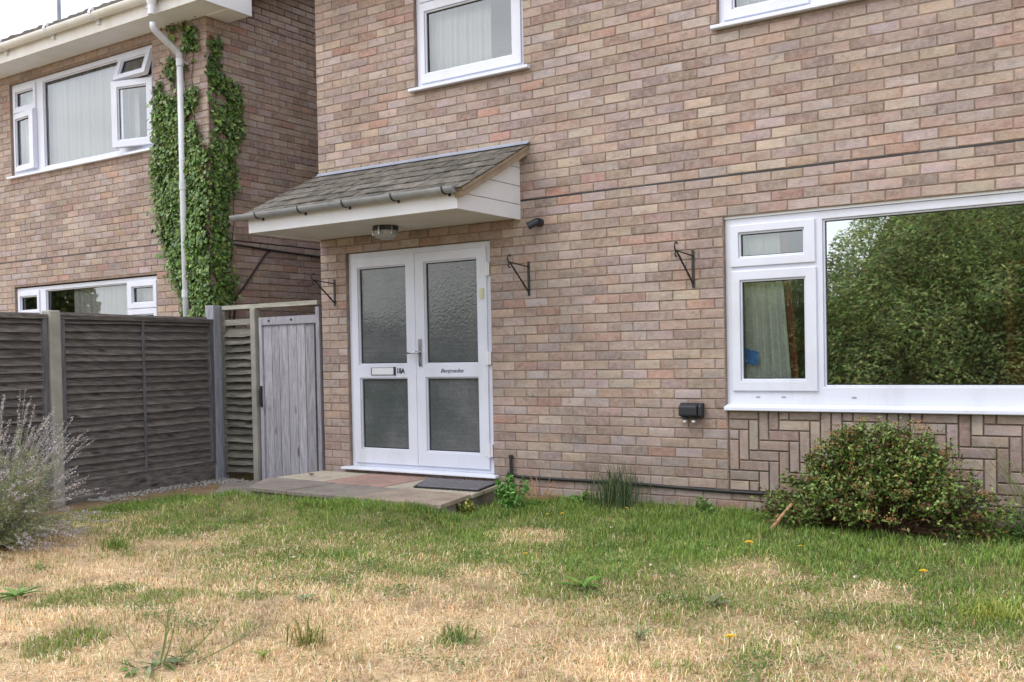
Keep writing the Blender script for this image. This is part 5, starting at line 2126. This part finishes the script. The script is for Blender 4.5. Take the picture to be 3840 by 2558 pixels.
leafy(2.58, -0.56, 0.23, 0.28, 1000, [(86, 138, 52), (70, 120, 46), (108, 156, 68)], 'bright green leafy weed growing at the right corner of the porch paving')
leafy(2.36, -0.92, 0.11, 0.12, 260, [(150, 160, 66), (124, 146, 58), (110, 96, 50)], 'yellowish low weed against the front edge of the porch paving')
leafy(3.00, -0.18, 0.13, 0.12, 280, [(110, 144, 60), (92, 130, 52)], 'low green weed at the wall foot between doors and grass clump')
leafy(4.02, -0.20, 0.10, 0.13, 200, [(104, 140, 56), (88, 126, 50)], 'small green weed at the wall foot left of the shrub')
leafy(6.15, -0.30, 0.16, 0.22, 320, [(76, 112, 56), (92, 128, 60)], 'dark green leafy plant at the wall foot on the right edge')
# dead brown weed by the slab
t_ = thing('dead_weed', (2.55, -0.2, -0.04), 'dry brown dead weed at the wall foot behind the green weed', 'weed')
pp = shoots((2.58, -0.2, -0.04), (0.28, 0.14, 0.26), 46, 0.3, (0, 0), 0.9)
b = MB()
for p in pp:
    b.tube(p, [0.0028] * 6 + [0.0012], 4, caps=False)
b.build('stem', M['cutwood'], t_)

# seed stalks of the big weed at the bottom left
bw = thing('tall_weed', (3.62, -4.62, -0.04), 'straggly branching weed with seed stalks at the bottom left of the lawn', 'weed')
b = MB()
for (dx, dy, h) in ((0.02, 0.05, 0.27), (-0.30, 0.30, 0.22), (-0.42, 0.12, 0.16), (0.16, 0.20, 0.22), (0.10, 0.02, 0.24), (-0.12, 0.16, 0.20), (0.28, 0.30, 0.18)):
    p0 = Vector((3.62, -4.62, -0.05))
    p2 = p0 + Vector((dx, dy, h))
    p1 = (p0 + p2) / 2 + Vector((dx * 0.15, dy * 0.15, -h * 0.12))
    path_ = [p0 * (1 - t) ** 2 + p1 * 2 * t * (1 - t) + p2 * t * t for t in (0, 0.2, 0.4, 0.6, 0.8, 1)]
    b.tube(path_, [0.0035, 0.0032, 0.003, 0.0026, 0.002, 0.0014], 5, caps=False)
    for s in (0.55, 0.72, 0.86):
        q = path_[3].lerp(path_[5], (s - 0.5) * 2)
        b.tube([q, q + Vector((random.uniform(-0.04, 0.04), random.uniform(-0.04, 0.04), 0.05))], [0.0018, 0.001], 4, caps=False)
        b.tube([q + Vector((0, 0, 0.0)), q + Vector((0, 0, 0.008))], [0.004, 0.002], 5)
b.build('stem', M['green_stem'], bw)
J = None
az = rng.uniform(0, 2 * PI, 40)
rr = rng.uniform(0.02, 0.14, 40)
C = np.stack([3.62 + rr * np.cos(az), -4.62 + rr * np.sin(az), np.full(40, -0.03) + rng.uniform(0, 0.05, 40)], 1)
J = leaves(C, unit(rand_dirs(40) * 0.5 + np.array([0, 0, 1.0])), np.stack([np.cos(az), np.sin(az), np.zeros(40)], 1), rng.uniform(0.04, 0.09, 40), rng.uniform(0.015, 0.03, 40), pick(PP + GP, 40))
npobj('leaves', J[0], J[1], M['leaf'], J[2], bw)['kind'] = 'stuff'


def dandelion(x, y, h, r, label):
    z = float(gz(x, y))
    t = thing('dandelion', (x, y, z), label, 'flower', 'yellow flowers dotted over the lawn')
    b = MB()
    b.tube([(x, y, z), (x + 0.004, y, z + h * 0.6), (x + 0.008, y - 0.004, z + h)], 0.0022, 5)
    b.build('stem', M['green_stem'], t)
    b = MB()
    c = Vector((x + 0.008, y - 0.004, z + h))
    for ring, (rr_, up, nn) in enumerate(((1.0, 0.15, 16), (0.72, 0.5, 13), (0.4, 0.9, 9))):
        for k in range(nn):
            a = 2 * PI * (k + 0.3 * ring) / nn
            d = Vector((math.cos(a), math.sin(a), up)).normalized()
            s = Vector((-math.sin(a), math.cos(a), 0)) * r * 0.16
            e = c + d * r * rr_
            b.poly([c - s * 0.5, c + s * 0.5, e + s, e - s])
    b.build('flower_head', M['petal'], t)


dandelion(4.897, -1.621, 0.10, 0.026, 'largest yellow flower in the lawn in front of the left part of the shrub')
dandelion(5.847, -1.694, 0.07, 0.022, 'yellow flower in the lawn in front of the right part of the shrub')
dandelion(5.435, -3.26, 0.06, 0.021, 'yellow flower low in the bottom right straw')
dandelion(3.20, -1.06, 0.08, 0.015, 'small orange yellow flower below the wall pipe, left of a close pair')
dandelion(3.30, -1.02, 0.09, 0.017, 'small yellow flower below the wall pipe, right of a close pair')
dandelion(3.60, -0.62, 0.09, 0.013, 'tiny yellow flower near the wall below the tall grass clump')
dandelion(5.12, -1.40, 0.06, 0.012, 'tiny yellow flower below the middle of the shrub')
dandelion(3.86, -2.35, 0.08, 0.013, 'half closed yellow flower on a stalk in the middle of the lawn')

# small leavings on the paving
b = MB()
c = Vector((0.24, -0.42, 0.108))
b.raw([c + Vector((0.03 * math.cos(a) * (1 + 0.3 * math.sin(3 * a)), 0.018 * math.sin(a), 0.006 + 0.008 * math.sin(2 * a))) for a in np.linspace(0, 2 * PI, 9)[:-1]] + [c + Vector((0, 0, 0.016))],
      [(i, (i + 1) % 8, 8) for i in range(8)])
tag(b.build('dead_leaf', M['stem']), 'dark curled dead leaf on the pale paving near the gate', 'leaf')

# ------------------------------------------------------------------ across the garden: what the windows mirror
hd = thing('hedge', (2.0, -13.0, -0.05), 'tall leafy hedge across the garden, seen only as the reflection in the large window', 'hedge')
n = 170000
X = rng.uniform(-9.0, 9.5, n)
top = 2.45 + 1.75 * sst(0.7, 2.2, X) * sst(9.5, 7.5, X) + 0.55 * fbm(X, X * 0, 1.3, 95)
Zt = rng.random(n) ** 0.85 * top
Yd = -11.4 - 1.3 * fbm(X, Zt, 1.3, 96) - rng.random(n) ** 1.3 * 1.7 - 0.5 * (Zt / top) ** 3
C = np.stack([X, Yd, Zt - 0.05], 1)
N = unit(rand_dirs(n) * 0.7 + np.array([0, 0.5, 1.1]))
col = pick([(150, 172, 106), (172, 188, 118), (128, 150, 98), (190, 202, 138), (112, 134, 94), (146, 140, 100)], n, None, 0.2)
J = leaves(C, N, rand_dirs(n) + np.array([0, 0, -0.6]), rng.uniform(0.06, 0.13, n), rng.uniform(0.03, 0.06, n), np.clip(col * (0.55 + 1.3 * fbm(X, Zt, 1.3, 97))[:, None], 0, 0.9))
npobj('foliage', J[0], J[1], M['hedge'], J[2], hd)['kind'] = 'stuff'
b = MB()
for k in range(40):
    x = -9 + k * 0.47
    b.tube([(x, -12.9, -0.1), (x + random.uniform(-0.1, 0.1), -12.9, 1.9)], [0.05, 0.02], 6)
xs_ = np.linspace(-9.0, 9.5, 80)
tp_ = 2.45 + 1.75 * sst(0.7, 2.2, xs_) * sst(9.5, 7.5, xs_) + 0.55 * fbm(xs_, xs_ * 0, 1.3, 95) - 0.45
b.prism([(-9.0, -0.1)] + list(zip(xs_.tolist(), (tp_ - 0.05).tolist())) + [(9.5, -0.1)], -14.6, -14.3, 'y')  # added backing sheet behind the leaves, so gaps in the hedge look dark
b.build('trunk', M['stem'], hd)

tr_ = thing('tree', (-29.2, -14.0, -0.1), 'round tree across the road, mirrored in the lower window of the left house', 'tree')
n = 9000
d = rand_dirs(n) * (rng.random((n, 1)) ** 0.35)
C = np.array([-29.2, -14.0, 3.2]) + d * np.array([2.7, 2.5, 2.3])
col = pick([(96, 112, 62), (76, 92, 52), (118, 130, 78)], n)
J = leaves(C, rand_dirs(n), rand_dirs(n), rng.uniform(0.2, 0.4, n), rng.uniform(0.1, 0.2, n), col)
npobj('crown', J[0], J[1], M['hedge'], J[2], tr_)['kind'] = 'stuff'
b = MB()
b.tube([(-29.2, -14, -0.1), (-29.1, -14, 3.0)], [0.2, 0.08], 8)
b.build('trunk', M['stem'], tr_)
